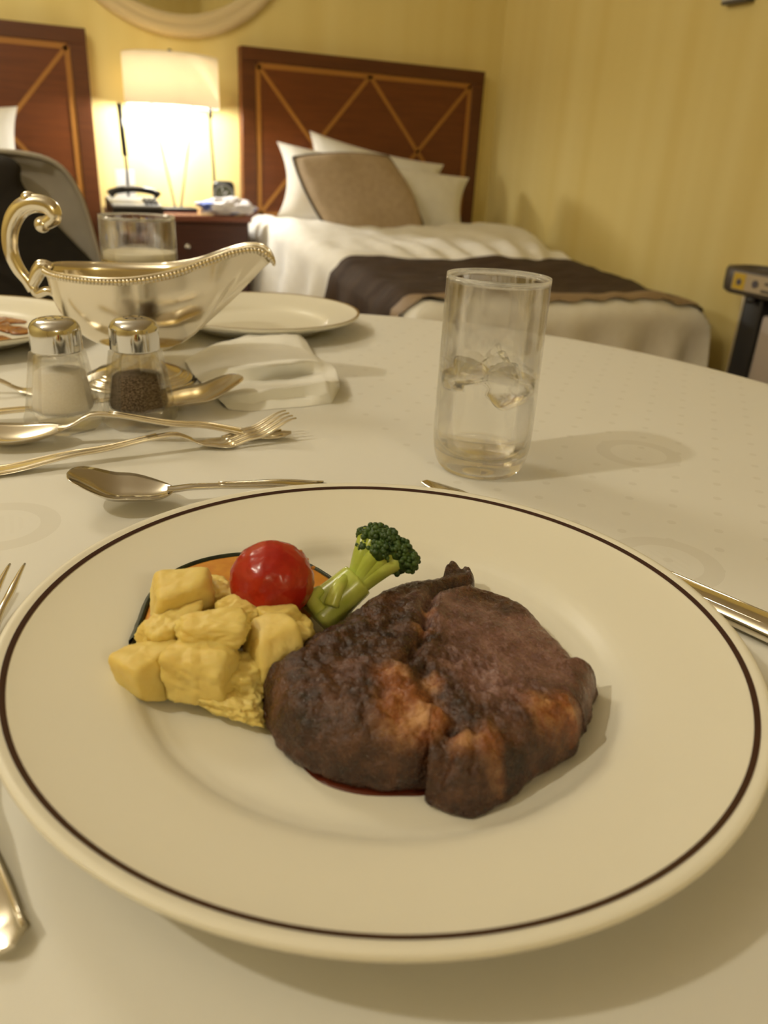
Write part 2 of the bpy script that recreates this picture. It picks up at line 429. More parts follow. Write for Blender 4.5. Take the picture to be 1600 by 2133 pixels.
# pillows
def pillow_mesh(w, h, t, sag=0.0, seed=0, pinch=.12, shear=0.0):
    """lies in local xz, thickness along y, origin at the bottom middle"""
    g = G(); n = 26; front = []; back = []
    for j in range(n + 1):
        rf = []; rb = []
        for i in range(n + 1):
            u = -1 + 2 * i / n; v = -1 + 2 * j / n
            k = max(0, (1 - u * u) * (1 - v * v)); th = t * .5 * k ** .42
            px = u * (1 - pinch * (1 - v * v)) ; pz = v * (1 - pinch * (1 - u * u))
            nz = noise.noise(Vector((u * 1.6 + seed, v * 1.6, seed * .7))) * t * .10 * min(1, k * 3)
            dx = shear * (pz + 1) / 2
            rf.append((px * w / 2 + dx, -th - nz, (pz + 1) * h / 2)); rb.append((px * w / 2 + dx, th - nz * .5, (pz + 1) * h / 2))
        front.append(rf); back.append(rb)
    g.grid(front); g.grid([r[::-1] for r in back]); return g
def pillow(name, label, base, w, h, t, lean, rz, m, seed, roll=0.0, group='pillows against the headboards', piping=None, pinch=.12, shear=0.0):
    o = thing(name, label, 'pillow' if name == 'pillow' else 'cushion', base, rz, group)
    o.rotation_euler = (-lean, roll, rz)
    a = pillow_mesh(w, h, t, seed=seed, pinch=pinch, shear=shear).build('cover', m, o)
    if piping:
        pts = []
        for k in range(4):
            for i in range(14):
                s = -1 + 2 * i / 14; u, v = ((s, 1), (1, -s), (-s, -1), (-1, s))[k]
                pts.append((u * (1 - pinch * (1 - v * v)) * w / 2 + shear * (v * (1 - pinch * (1 - u * u)) + 1) / 2, 0, ((v * (1 - pinch * (1 - u * u))) + 1) * h / 2))
        pts.append(pts[0]); G().tube(pts, .006, 6).build('piping', piping, o)
    return o
LEAN = math.radians(20)
pillow('pillow', 'front white pillow lying across the head of the right bed', (1.50, 3.33, TZ - .125), .92, .31, .14, LEAN, math.radians(-2), 'linen_pillow', 1, roll=math.radians(6.5), pinch=.10)
pillow('pillow', 'rear white pillow with its pointed corner showing above the beige cushion', (1.55, 3.50, TZ - .10), .68, .325, .11, LEAN * .6, 0, 'linen_pillow', 2, roll=math.radians(9), pinch=.12)
pillow('cushion', 'beige cushion with dark piping leaning on white pillows', (1.43, 3.14, TZ - .115), .43, .32, .17, LEAN * 1.2, math.radians(4), 'cushion_fabric', 5, roll=math.radians(-3), piping='dark_piping', shear=-.11, pinch=-.09)
pillow('pillow', 'white pillow on the left bed at the left edge of view', (-.12, 3.42, TZ - .01), .46, .30, .14, LEAN * .7, 0, 'linen_pillow', 6)

# beds
def bed_surface(x0, x1, yf, yh, ztop, drop):
    R = .07
    def edge(a):                        # a: distance past the edge -> (outward, down)
        if a <= -R: return 0.0, 0.0
        if a < R * .57: 
            th = (a + R) / (R * 1.57) * PI / 2; return -R + R * math.sin(th) + (-a if False else 0) + 0.0, R * (1 - math.cos(th))
        return 0.0, R + (a - R * .57)
    def f(xe, ye, lift=0.0):
        ax = max(x0 - xe, xe - x1); ay = yf - ye
        x = min(max(xe, x0 + R), x1 - R); y = max(ye, yf + R)
        oz = 0.0
        if ax > -R:
            if ax < R * .57: th = (ax + R) / (R * 1.57) * PI / 2; ox = R * math.sin(th); dz = R * (1 - math.cos(th))
            else: ox = R; dz = R + ax - R * .57
            ox += .03 * ss(0, .35, ax)
            x = x + ox * (1 if xe > (x0 + x1) / 2 else -1); oz = max(oz, dz)
        if ay > -R:
            if ay < R * .57: th = (ay + R) / (R * 1.57) * PI / 2; oy = R * math.sin(th); dz = R * (1 - math.cos(th))
            else: oy = R; dz = R + ay - R * .57
            y = y - oy; oz = max(oz, dz)
        if ax > 0 and ay > 0: oz = min(oz, drop)
        zt = ztop(x, y)
        fold = 0.0
        side = ss(0.0, .2, max(ax, ay))
        s = ye if ax > ay else xe
        fold = side * .024 * math.sin(s * 30 + 3 * noise.noise(Vector((s * 2, 0, 1)))) 
        z = zt - oz
        nx = (1 if xe > (x0 + x1) / 2 else -1) if ax > ay and ax > 0 else 0; ny = -1 if ay >= ax and ay > 0 else 0
        wr = noise.noise(Vector((x * 5, y * 5, 3))) * .016 + noise.noise(Vector((x * 13, y * 9, 7))) * .008 + abs(noise.noise(Vector((x * 9 + y * 4, y * 15, 2)))) * .008
        top = 1 - side
        return Vector((x + nx * (fold + lift), y + ny * (fold + lift), z + wr * top + lift * top))
    return f
def drape(f, xa, xb, ya, yb, nx, ny, lift=0.0, yoff=None):
    rows = []
    for j in range(ny + 1):
        ye = lerp(ya, yb, j / ny); rows.append([f(lerp(xa, xb, i / nx), ye + (yoff(lerp(xa, xb, i / nx), j / ny) if yoff else 0), lift) for i in range(nx + 1)])
    return rows
def thicken(rows, t):
    g = G(); top = rows; bot = [[Vector(p) - Vector((0, 0, t)) for p in r] for r in rows]
    g.grid(top); g.grid([r[::-1] for r in bot]); return g
BX0, BX1, BYF = .99, 2.10, 1.93
def ztop_r(x, y):
    z = TZ - .185 + .10 * ss(1.95, 3.25, y)
    z += .030 * math.exp(-((x - 1.10) / .13) ** 2 - ((y - 3.12) / .22) ** 2)
    z += .022 * math.exp(-((x - 1.9) / .25) ** 2 - ((y - 3.1) / .35) ** 2)
    # pleats that fan out above the runner
    z += .010 * ss(2.50, 2.62, y) * (1 - ss(2.75, 3.0, y)) * math.sin((x - 1.5) * 55 / (1 + (y - 2.6) * 1.2)) * ss(1.15, 1.4, x)
    z -= .055 * ss(3.16, 3.34, y) * ss(1.05, 1.16, x)          # hollow where the pillows press in
    z -= .03 * ss(1.85, 2.10, x) * (1 - ss(2.6, 3.1, y))
    return z
bed = thing('bed', 'made bed with white duvet and a dark brown bed runner', 'bed', ((BX0 + BX1) / 2, 2.8, 0))
fr = bed_surface(BX0, BX1, BYF, 3.64, ztop_r, .40)
G().box((BX0 + .05, BYF + .06, 0), (BX1 - .05, 3.63, .28), .01).build('bed_base', 'nightstand_wood', bed, world=True)
G().box((BX0 + .04, BYF + .05, .28), (BX1 - .04, 3.63, TZ - .27), .05).build('mattress', 'linen', bed, world=True)
G().grid(drape(fr, BX0 - .40, BX1 + .40, BYF - .38, 3.63, 96, 110)).build('duvet', 'linen', bed, world=True)
def roff(x, t):      # the runner sags unevenly
    return .03 * math.sin(x * 2.6) * (1 - t) + (.05 - .04 * (x - .9)) * t
run = G().grid(drape(fr, BX0 - .34, BX1 + .16, 2.04, 2.50, 80, 34, .012, roff)).build('bed_runner', 'runner_fabric', bed, world=True)
bd = G().grid(drape(fr, BX0 - .34, BX1 + .16, 1.985, 2.04, 80, 5, .013, lambda x, t: .03 * math.sin(x * 2.6) + .006 * math.sin(x * 60) * (1 - t))).build('runner_border', 'runner_border', bed, world=True)

bl = thing('bed', 'left bed mostly hidden behind the grey armchair', 'bed', (-.32, 2.8, 0))
fl = bed_surface(-.80, .16, 1.95, 3.64, lambda x, y: TZ - .14, .38)
G().box((-.76, 2.02, 0), (.12, 3.63, .28), .01).build('bed_base', 'nightstand_wood', bl, world=True)
G().box((-.77, 2.01, .28), (.13, 3.63, TZ - .20), .05).build('mattress', 'linen', bl, world=True)
G().grid(drape(fl, -1.15, .50, 1.6, 3.63, 50, 60)).build('duvet', 'linen', bl, world=True)

# nightstand and what stands on it
NZ = TZ - .068
ns = thing('nightstand', 'dark wooden nightstand between the two headboards', 'nightstand', (.665, 3.50, 0))
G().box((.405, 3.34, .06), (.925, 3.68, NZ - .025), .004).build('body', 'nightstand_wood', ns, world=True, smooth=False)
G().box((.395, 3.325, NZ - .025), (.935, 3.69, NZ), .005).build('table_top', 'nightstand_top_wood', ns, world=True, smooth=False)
for z0, z1 in ((NZ - .20, NZ - .035), (NZ - .40, NZ - .215), (.10, NZ - .415)):
    d = G().box((.415, 3.326, z0), (.915, 3.338, z1), .003).build('drawer', 'nightstand_wood', ns, world=True, smooth=False)
    k = G(); k.ball((.665, 3.315, (z0 + z1) / 2), .013, 2); k.build('knob', 'steel_rod', d, world=True)
for lx in (.43, .90):
    for ly in (3.37, 3.65): G().box((lx - .02, ly - .02, 0), (lx + .02, ly + .02, .06), .003).build('leg', 'nightstand_wood', ns, world=True)

LX, LY = .672, 3.50
la = thing('bedside_lamp', 'lit bedside lamp with wide cream drum shade on slim crossed rods', 'lamp', (LX, LY, NZ))
SB, ST, SR = TZ + .318 - NZ, TZ + .492 - NZ, .180
g = G(); g.lathe([(SR, SB), (SR, ST), (SR - .002, ST), (SR - .002, SB)], 72, closed=True); g.build('lamp_shade', 'lampshade', la)
g = G(); g.lathe([(.001, ST - .004), (SR - .003, ST - .004), (SR - .003, ST - .002), (.001, ST - .002)], 48); g.build('added_light_cover', 'lampshade', la)  # unseen cover added to hold the bulb's light off the mirror frame
G().box((-.07, -.05, 0), (.07, .05, .018), .005).build('lamp_base', 'press_dark', la)
for s in (-1, 1):
    G().tube([(s * .012, 0, .016), (s * .085, 0, SB + .03)], .0042, 8).build('rod', 'steel_rod', la)
G().tube([(-.09, 0, SB + .03), (.09, 0, SB + .03)], .004, 8).build('cross_bar', 'steel_rod', la)
g = G(); g.tube([(0, 0, SB + .03), (0, 0, ST + .012)], .003, 8); g.ball((0, 0, ST + .016), .008, 2); g.build('finial', 'press_dark', la)
for a in range(3):
    G().tube([(0, 0, ST - .005), ((SR - .003) * math.cos(a * 2.1), (SR - .003) * math.sin(a * 2.1), ST - .005)], .0018, 6).build('shade_spoke', 'steel_rod', la)
G().ball((0, 0, SB + .045), (.025, .025, .034), 3).build('bulb', 'bulb', la)
lamp('bedside_bulb_light', (LX, LY, NZ + SB + .020), 36, .05, (1, .98, .92))

def reading_light(x, label, thick, z_top, y):
    t = thing('reading_light', label, 'lamp', (x, y, NZ))
    g = G(); g.lathe([(.001, 0), (.032, 0), (.032, .012), (.010, .018), (.001, .018)], 24); g.build('base', 'black_plastic', t)
    G().tube(bez([(0, 0, .015), (.002, 0, .15), (-.004, .004, .28), (-.008, .0, z_top - .02)]), .0055, 8).build('stem', 'black_plastic', t)
    if thick: G().tube([(-.001, -.004, .20), (-.008, -.004, z_top)], .010, 10).build('lamp_head', 'black_plastic', t)
    else: G().tube([(-.006, -.004, z_top - .03), (-.012, -.03, z_top)], .009, 10).build('lamp_head', 'black_plastic', t)
reading_light(.480, 'slim black reading light standing left of the bedside lamp', True, .385, 3.52)
reading_light(.838, 'slim black reading light standing right of the bedside lamp', False, .39, 3.56)

ph = thing('telephone', 'black and grey desk telephone on the nightstand', 'telephone', (.488, 3.40, NZ), math.radians(4))
def wedge(x0, x1, y0, y1, z0, zf, zb, b=None): 
    v = [(x0, y0, z0), (x1, y0, z0), (x1, y1, z0), (x0, y1, z0), (x0, y0, zf), (x1, y0, zf), (x1, y1, zb), (x0, y1, zb)]
    return G().add(v, [(0, 3, 2, 1), (4, 5, 6, 7), (0, 1, 5, 4), (1, 2, 6, 5), (2, 3, 7, 6), (3, 0, 4, 7)])
wedge(-.10, .095, -.06, .07, 0, .022, .05).build('base', 'black_plastic', ph, smooth=False)
wedge(-.096, .091, -.056, .066, .022, .030, .056).build('face_plate', 'grey_plastic', ph, smooth=False)
hs = G().tube(bez([(-.095, .0, .062), (-.07, .0, .078), (0, .0, .086), (.07, .0, .078), (.092, .0, .062)], 5), [.016] * 4 + [.013] * 13 + [.016] * 4, 10).build('handset', 'black_plastic', ph)
G().box((-.04, -.012, .088), (.03, .012, .097), .003).build('handset_label', 'grey_plastic', hs, world=False)
for r in range(3):
    for q in range(3):
        G().box((.03 + q * .018, -.045 + r * .022, .034 + r * .006), (.043 + q * .018, -.031 + r * .022, .042 + r * .006), .002).build('key', 'black_plastic', ph)
cdv = thing('tent_card', 'small white card standing behind the telephone', 'card', (.480, 3.57, NZ))
g = G(); g.prism([(-.036, -.02, 0), (-.036, 0, .150), (-.036, .001, .150), (-.036, -.019, 0)], (.072, 0, 0)); g.build('front_leaf', 'paper', cdv, smooth=False)
g = G(); g.prism([(-.036, .02, 0), (-.036, .001, .150), (-.036, 0, .150), (-.036, .019, 0)], (.072, 0, 0)); g.build('back_leaf', 'paper', cdv, smooth=False)
ck = thing('alarm_clock', 'dark square alarm clock with round face beside the plastic bag', 'clock', (.856, 3.47, NZ), math.radians(-12))
G().box((-.045, -.02, 0), (.045, .025, .125), .02).build('case', 'black_plastic', ck)
def discY(c, r, y0, y1, n=40):
    g = G(); g.grid([[(c[0] + r * math.cos(2 * PI * i / n), y0, c[1] + r * math.sin(2 * PI * i / n)) for i in range(n)], [(c[0] + r * math.cos(2 * PI * i / n), y1, c[1] + r * math.sin(2 * PI * i / n)) for i in range(n)]], close_u=True)
    g.poly([(c[0] + r * math.cos(2 * PI * i / n), y1, c[1] + r * math.sin(2 * PI * i / n)) for i in range(n)]); return g
discY((0, .072), .040, -.019, -.023).build('bezel', 'grey_plastic', ck, smooth=False)
mat('clock_face', (.05, .055, .03), .4)
fc = discY((0, .072), .035, -.022, -.024).build('clock_face', 'clock_face', ck, smooth=False)
G().tube([(0, -.0255, .072), (.016, -.0255, .088)], .0014, 6).build('hand', 'white_plastic', fc); G().tube([(0, -.0255, .072), (-.006, -.0255, .098)], .001, 6).build('hand', 'white_plastic', fc)
def crump(p, q):
    n_ = noise.noise(p * 2.3 + Vector((4, 1, 2))) * .30 + noise.noise(p * 6) * .12
    r = q * (1 + n_); r.z = max(r.z, -.026); return r
G().ball((.845, 3.375, NZ + .030), (.110, .045, .036), 4, crump).build('plastic_bag', 'plastic_bag')
tag(bpy.data.objects['plastic_bag'], 'crumpled white and blue plastic bag on the nightstand', 'bag')

# grey armchair across the table with a black garment on it
ch = thing('armchair', 'grey upholstered armchair across the table at the left edge', 'armchair', (-.10, 1.55, 0))
pr = [(-.32, .40), (-.33, .62), (-.31, .80), (-.26, .865), (-.12, .885), (.06, .886), (.160, .882), (.205, .865), (.230, .825), (.244, .77), (.256, .69), (.262, .56), (.262, .40)]
g = G(); rows = []
prs = bez([(a, 0, b) for a, b in pr], 4)
for y, sc in ((-.01, .93), (-.035, .985), (-.03, 1.0), (.045, 1.0), (.06, .985), (.05, .93)):
    rows.append([(-.03 + (p.x + .03) * sc, y, .64 + (p.z - .64) * sc) for p in prs])
ctr = [(-.03, -.02, .64)] * len(prs); ctb = [(-.03, .06, .64)] * len(prs)
g.grid([[(-.03 + (p.x + .03) * s, -.01 - .02 * (1 - s), .64 + (p.z - .64) * s) for p in prs] for s in (0.01, .3, .6, .8)] + rows + [[(-.03 + (p.x + .03) * s, .06, .64 + (p.z - .64) * s) for p in prs] for s in (.8, .5, .01)], close_u=True)
bk = g.build('backrest', 'chair_fabric', ch)
G().tube([(p.x * .985, -.034, .64 + (p.z - .64) * .985) for p in prs], .004, 6).build('seam', 'chair_fabric', bk)
G().box((-.32, -.45, .33), (.23, .0, .46), .05).build('seat', 'chair_fabric', ch)
for sx in (-.36, .215):
    a = G().box((sx, -.42, .61), (sx + .055, .0, .65), .014).build('armrest', 'chair_wood', ch)
    G().box((sx + .012, -.40, .40), (sx + .043, -.36, .615), .006).build('arm_post', 'chair_wood', a)
for lx in (-.30, .20):
    for ly in (-.41, .0): G().tube([(lx, ly, 0), (lx, ly, .36)], [.014, .02], 8).build('leg', 'chair_wood', ch)
# garment: thick folded cloth over the front of the backrest
gp = [(-.40, .55), (-.40, .86), (-.28, .882), (-.11, .880), (-.062, .865), (-.058, .83), (.0, .755), (.055, .69), (.075, .64), (.05, .60), (-.06, .61), (-.2, .575)]
gp = bez([(a + .20, 0, b) for a, b in gp + gp[:1]], 5)[:-1]
cen = Vector((.02, 0, .74)); rows = []
for s, y in ((.02, -.03), (.4, -.028), (.7, -.024), (.9, -.016), (1.0, -.002), (.98, .012), (.5, .012), (.02, .012)):
    rows.append([(-.10 + (cen.x + (p.x - cen.x) * s), 1.50 + y + .012 * noise.noise(Vector((p.x * 9, p.z * 9, s * 3))), cen.z + (p.z - cen.z) * s) for p in gp])
g = G(); g.grid(rows, close_u=True); o = g.build('garment', 'black_cloth', world=True, loc=(-.08, 1.5, .55))
tag(o, 'black garment lying over the front of the grey armchair', 'garment')

# trouser press by the right wall
tp = thing('trouser_press', 'dark trouser press with rounded top tray and label strip by the wall', 'trouser press', (XR - .10, 1.62, 0))
def rrect(x0, x1, y0, y1, r, n=6):
    o = []
    for cx, cy, a0 in ((x1 - r, y1 - r, 0), (x0 + r, y1 - r, PI / 2), (x0 + r, y0 + r, PI), (x1 - r, y0 + r, 1.5 * PI)):
        for k in range(n + 1): a = a0 + k * PI / 2 / n; o.append((cx + r * math.cos(a), cy + r * math.sin(a)))
    return o
tz0, tz1 = TZ - .158, TZ - .078
def band(levels):
    return [[(x, y, z) for x, y in rrect(-.085 + i, .085 - i, -.36 + i, .325 - i, .06 - i * .5)] for i, z in levels]
g = G(); g.grid(band([(.012, tz0), (.002, tz0 + .01), (0, tz0 + .03), (0, tz1 - .01), (.004, tz1), (.014, tz1), (.018, tz1 - .008), (.018, tz1 - .022)]), close_u=True)
g.poly([(x, y, tz0) for x, y in rrect(-.073, .073, -.348, .313, .054)]); g.build('top_tray', 'press_top', tp)
g = G(); g.poly([(x, y, tz1 - .020) for x, y in rrect(-.068, .068, -.343, .308, .05)]); g.build('tray_floor', 'press_panel', tp, smooth=False)
lb = G().box((-.0875, -.33, tz0 + .016), (-.0845, .255, tz1 - .012)).build('label_strip', 'label_cream', tp, smooth=False)
G().box((-.0885, .205, tz0 + .018), (-.0874, .252, tz1 - .014)).build('yellow_mark', 'label_yellow', lb, smooth=False)
def mark(y, z, r, m='label_print'):
    g = G(); n = 16; g.prism([(-.0886, y + r * math.cos(2 * PI * i / n), z + r * math.sin(2 * PI * i / n)) for i in range(n)], (-.0012, 0, 0)); g.build('printed_mark', m, lb, smooth=False)
mark(.228, TZ - .118, .010); mark(.165, TZ - .116, .012)
for k, (ya, yb, zz) in enumerate(((.10, .13, -.110), (.04, .085, -.112), (-.02, .03, -.112), (-.28, .14, -.133))):
    G().box((-.0884, ya, TZ + zz - .004), (-.0874, yb, TZ + zz + .004)).build('printed_mark', 'press_top', lb, smooth=False)
for y0, y1, yt in ((.150, .222, .222), (-.345, -.270, -.354)):
    G().box((-.055, y0, .02), (-.005, y1, tz0), .008).build('post', 'press_dark', tp)
    G().box((-.052, yt, .03), (-.012, yt + .010, tz0), .003).build('silver_trim', 'steel_rod', tp)
G().box((.0, -.29, .08), (.035, .235, tz0), .006).build('press_board', 'press_panel', tp)
G().box((-.045, -.268, .10), (-.012, .148, tz0 - .05), .01).build('press_flap', 'press_panel', tp)
G().box((-.06, -.35, 0), (.07, .31, .035), .012).build('foot', 'press_dark', tp)
G().ball((-.075, .18, tz0 - .008), (.012, .018, .012), 2).build('latch', 'press_dark', tp)

# ------------------------------------------------------------------ table
TC = Vector((.14, .48, 0)); TR = .548
tb = thing('dining_table', 'round dining table hidden under the white cloth', 'table', TC)
g = G(); g.lathe([(.001, TZ - .03), (TR - .012, TZ - .03), (TR - .006, TZ - .015), (TR - .012, TZ - .004), (.001, TZ - .004)], 64); g.build('table_top', 'nightstand_wood', tb)
G().lathe([(.001, .05), (.06, .05), (.05, .1), (.045, TZ - .05), (.12, TZ - .03), (.001, TZ - .03)], 32).build('pedestal', 'nightstand_wood', tb)
for a in range(4):
    c_, s_ = math.cos(a * PI / 2 + .4), math.sin(a * PI / 2 + .4)
    G().tube(bez([(c_ * .03, s_ * .03, .09), (c_ * .2, s_ * .2, .06), (c_ * .36, s_ * .36, .018)]), [.03] * 12 + [.02] * 5, 10).build('foot', 'nightstand_wood', tb)
g = G(); rows = []; NA = 240
def cloth_pt(a, r):
    x, y = TC.x + r * math.cos(a), TC.y + r * math.sin(a)
    return Vector((x, y, TZ + .0006 * noise.noise(Vector((x * 9, y * 9, 1)))))
for r in (.00001, .06, .12, .18, .24, .30, .36, .42, .47, .51, .535): rows.append([cloth_pt(2 * PI * i / NA, r) for i in range(NA)])
for k, (o, z) in enumerate(((.545, -.002), (.552, -.008), (.556, -.02), (.560, -.05), (.566, -.12), (.574, -.2), (.582, -.28), (.59, -.36))):
    rw = []
    for i in range(NA):
        a = 2 * PI * i / NA; am = .030 * ss(.0, -.30, z) if False else .034 * min(1, max(0, (-z - .01) / .28))
        r = o + am * (math.sin(a * 15 + 1.5 * math.sin(a * 3)) + .4 * math.sin(a * 34))
        rw.append(Vector((TC.x + r * math.cos(a), TC.y + r * math.sin(a), TZ + z)))
    rows.append(rw)
g.grid(rows, close_u=True)
tag(g.build('tablecloth', 'damask', world=True, loc=(TC.x, TC.y, TZ)), 'white damask cloth with woven dots covering the round table', 'tablecloth')

# ------------------------------------------------------------------ plates
def plate(label, c, R, line_r, line_m, scale=1.0, zr=.0275, group='dinner plates', line_w=.0014):
    t = thing('dinner_plate', label, 'plate', c, 0, group)
    k = R / .1385
    P = [(.001, .0062), (.070, .0062), (.082, .0068), (.0885, .0090), (.0925, .0125), (.0965, .0147), (.105, .0172), (.118, .0208), (.128, .0240), (.1335, .0262), (.1365, .0272), (.1382, .0268), (.1385, .0254), (.1372, .0232), (.1330, .0206), (.118, .0155), (.100, .0100), (.088, .0035), (.082, .0004), (.078, .0), (.075, .0008), (.073, .0028), (.001, .0032)]
    pr = []
    for (a, b), (c_, d) in zip(P, P[1:]):
        for q in range(3): pr.append((lerp(a, c_, q / 3) * k, lerp(b, d, q / 3) * zr / .0275))
    pr.append((P[-1][0] * k, P[-1][1] * zr / .0275))
    G().lathe(pr, 160).build('plate_body', 'porcelain', t)
    # printed line on the rim, a skin following the glaze
    top = [(a * k, b * zr / .0275) for a, b in P[:11]]
    zz = lambda r: interp(r, top)
    lw = line_w
    g = G(); g.lathe([(line_r - lw, zz(line_r - lw) + .0002), (line_r, zz(line_r) + .00025), (line_r + lw, zz(line_r + lw) + .0002)], 200); g.build('rim_line', line_m, t)
    return t
PC = Vector((.1128, .2283, TZ))
plate('large white dinner plate with brown rim line holding the steak', PC, .1375, .132, 'rim_brown', line_w=.00095)
WZ = .0066
P2 = Vector((.254, .883, TZ))
plate('empty white plate behind the sauce boat and paper napkin', P2, .115, .1135, 'rim_gold', zr=.022, line_w=.0012)
P3 = Vector((-.060, .885, TZ))
plate('used white plate smeared with brown sauce at the left edge', P3, .128, .1265, 'rim_gold', zr=.022, line_w=.0012)
# dried sauce on the used plate
def blob(name, label, cat, pts, z, h, m, n=6, seed=0, parent=None):
    ps = bez([(p.x, p.y, 0) for p in pts + pts[:1]], n)[:-1]; c = sum(ps, Vector()) / len(ps); rows = []
    for s, q in ((0.001, 1), (.5, 1), (.8, .9), (.94, .6), (1.0, 0.0)):
        rows.append([(c.x + (p.x - c.x) * s, c.y + (p.y - c.y) * s, TZ + z + h * q * (1 + .3 * noise.noise(Vector((p.x * 120 + seed, p.y * 120, s))))) for p in ps])
    g = G(); g.grid(rows, close_u=True)
    o = g.build(name, m, parent, world=True, loc=(c.x, c.y, TZ + z)); 
    return tag(o, label, cat)
for i, (px, py, w, h, lab) in enumerate(((18, 662, 42, 9, 'long brown sauce smear highest on the used plate'), (42, 685, 34, 6, 'brown sauce streak lowest on the used plate'), (10, 678, 30, 8, 'dark brown sauce patch at the left edge of used plate'), (2, 702, 22, 7, 'dark sauce bit nearest the rim of the used plate'), (150, 676, 12, 8, 'small sauce spot by the handle of the sauce boat'))):
    pts = []
    for k in range(9):
        a = 2 * PI * k / 9; rr_ = 1 + .35 * math.sin(k * 2.7 + i)
        pts.append(at(px + w * rr_ * math.cos(a), py + h * rr_ * math.sin(a), .0085))
    blob('sauce_smear', lab, 'sauce', pts, .0062, .0016, 'sauce_smear', 4, i).update_tag()

# ------------------------------------------------------------------ steak
def steak():
    bk = [(928, 1156), (934, 1136), (950, 1126), (966, 1136), (984, 1134), (996, 1156), (998, 1176), (1040, 1183), (1100, 1208), (1150, 1252), (1200, 1310), (1234, 1360)]
    fr_ = [(1245, 1412), (1236, 1455), (1222, 1500), (1210, 1535), (1192, 1572), (1130, 1612), (1085, 1642), (1040, 1672), (990, 1694), (945, 1694), (912, 1680), (885, 1664), (893, 1640), (830, 1645), (740, 1637), (660, 1612), (600, 1577), (562, 1525), (547, 1468)]
    lf = [(553, 1405), (590, 1388), (620, 1328), (652, 1293), (720, 1248), (790, 1205), (850, 1180), (902, 1167)]
    out = [at(*p, .028) for p in bk] + [at(*p, .0085 + .006 * (i < 3)) for i, p in enumerate(fr_)] + [at(*p, .020 + .008 * min(1, i / 3)) for i, p in enumerate(lf)]
    out = bez([(p.x, p.y, 0) for p in out + out[:1]], 12)[:-1]
    N = len(out); c = Vector((.1235, .2075, 0))
    def pl(px, py, z=.024): q = at(px, py, z); return Vector((q.x, q.y, 0))
    def dseg(p, a, b):
        ab = b - a; t = max(0, min(1, (p - a).dot(ab) / ab.length_squared)); return (p - a - ab * t).length
    groove = [pl(*q) for q in ((1000, 1188), (950, 1205), (905, 1230), (888, 1280), (885, 1325), (868, 1370), (845, 1405))]
    groove2 = [pl(*q) for q in ((880, 1420), (905, 1470), (945, 1510), (930, 1570), (900, 1620))]
    slit = [pl(*q) for q in ((660, 1395), (700, 1420), (745, 1440))]
    fats = [(850, 1490, .012, 1.0), (815, 1440, .008, 1.0), (885, 1510, .009, .95), (900, 1440, .006, .75), (1010, 1550, .0075, .8), (965, 1555, .007, .75), (1130, 1485, .009, .75), (1185, 1478, .008, .75), (1040, 1585, .006, .5), (960, 1140, .007, .5), (880, 1330, .005, .6), (890, 1290, .004, .5)]
    fats = [(pl(a, b), r, s) for a, b, r, s in fats]
    pinks = [(pl(a, b), r, s) for a, b, r, s in ((980, 1290, .022, 1.0), (1080, 1330, .028, 1.0), (1150, 1380, .022, .9), (1010, 1410, .020, 1.0), (1130, 1270, .016, .6), (940, 1250, .012, .8), (740, 1420, .010, .5), (1060, 1500, .012, .5))]
    T = .0215; rows = []; A = []; 
    def dline(p, L): return min(dseg(p, a, b) for a, b in zip(L, L[1:]))
    S = [i / 72 for i in range(72)] ; S = [s if s < .9 else s for s in S] + [.99, .997, 1.0]
    fat = []; pink = []
    for s in S:
        rw = []
        for p in out:
            q = c + (p - c) * max(s, .002); d = (p - c).length * (1 - s)
            e = min(1, d / lerp(.017, .010, ss(-.03, .03, q.x - c.x))); prof = (1 - (1 - e) ** 2.4) ** .62
            z = T * lerp(1.0, .80, ss(-.01, .05, q.x - c.x)) * (.30 + .70 * prof)
            kn = math.exp(-((q - pl(960, 1140)).length / .011) ** 2)
            z += kn * (.001 + .005 * noise.noise(Vector((q.x * 260, q.y * 260, 3)))) - .004 * ss(.0, .05, (q - pl(900, 1300)).dot(Vector((.75, .45, 0)).normalized())) + .0025 * math.exp(-((q - pl(700, 1420)).length / .03) ** 2)
            z -= .004 * math.exp(-((q - pl(980, 1650)).length / .022) ** 2)
            dg = dline(q, groove); z -= .0028 * math.exp(-(dg / .0018) ** 2); z += .0010 * math.exp(-((dg - .005) / .003) ** 2)
            z -= .0030 * math.exp(-(dline(q, groove2) / .003) ** 2) + .0016 * math.exp(-(dline(q, slit) / .0014) ** 2)
            F = 0.0
            for fc, r, st in fats:
                w = st * math.exp(-((q - fc).length / r) ** 2); F = max(F, w)
            Pk = 0.0
            for fc, r, st in pinks: Pk = max(Pk, st * math.exp(-((q - fc).length / r) ** 2))
            lump = noise.noise(Vector((q.x * 190, q.y * 190, 2)))
            z += F * (.0012 + .0034 * lump)
            # muscle fibres: stronger on the left half
            L = 1 - ss(-.004, .012, (q - pl(880, 1320)).dot(Vector((.9, .3, 0)).normalized()))
            z += (.0015 * L + .0004) * noise.fractal(Vector((q.x * 60 + q.y * 110, q.y * 70 - q.x * 90, 5)), 1.0, 2.0, 4) + (.0004 + .0005 * L) * noise.noise(Vector((q.x * 330, q.y * 330, 9))) + .0011 * L * noise.noise(Vector((q.x * 60 + q.y * 40, q.y * 420 + q.x * 160, 6))) + .0004 * noise.noise(Vector((q.x * 600, q.y * 600, 1)))
            z += .0011 * noise.noise(Vector((q.x * 45, q.y * 45, 4)))
            rw.append((q.x, q.y, TZ + WZ + max(.002, z))); fat.append(F); pink.append(Pk)
        rows.append(rw)
    lastz = [p_[2] - TZ - WZ for p_ in rows[-1]]
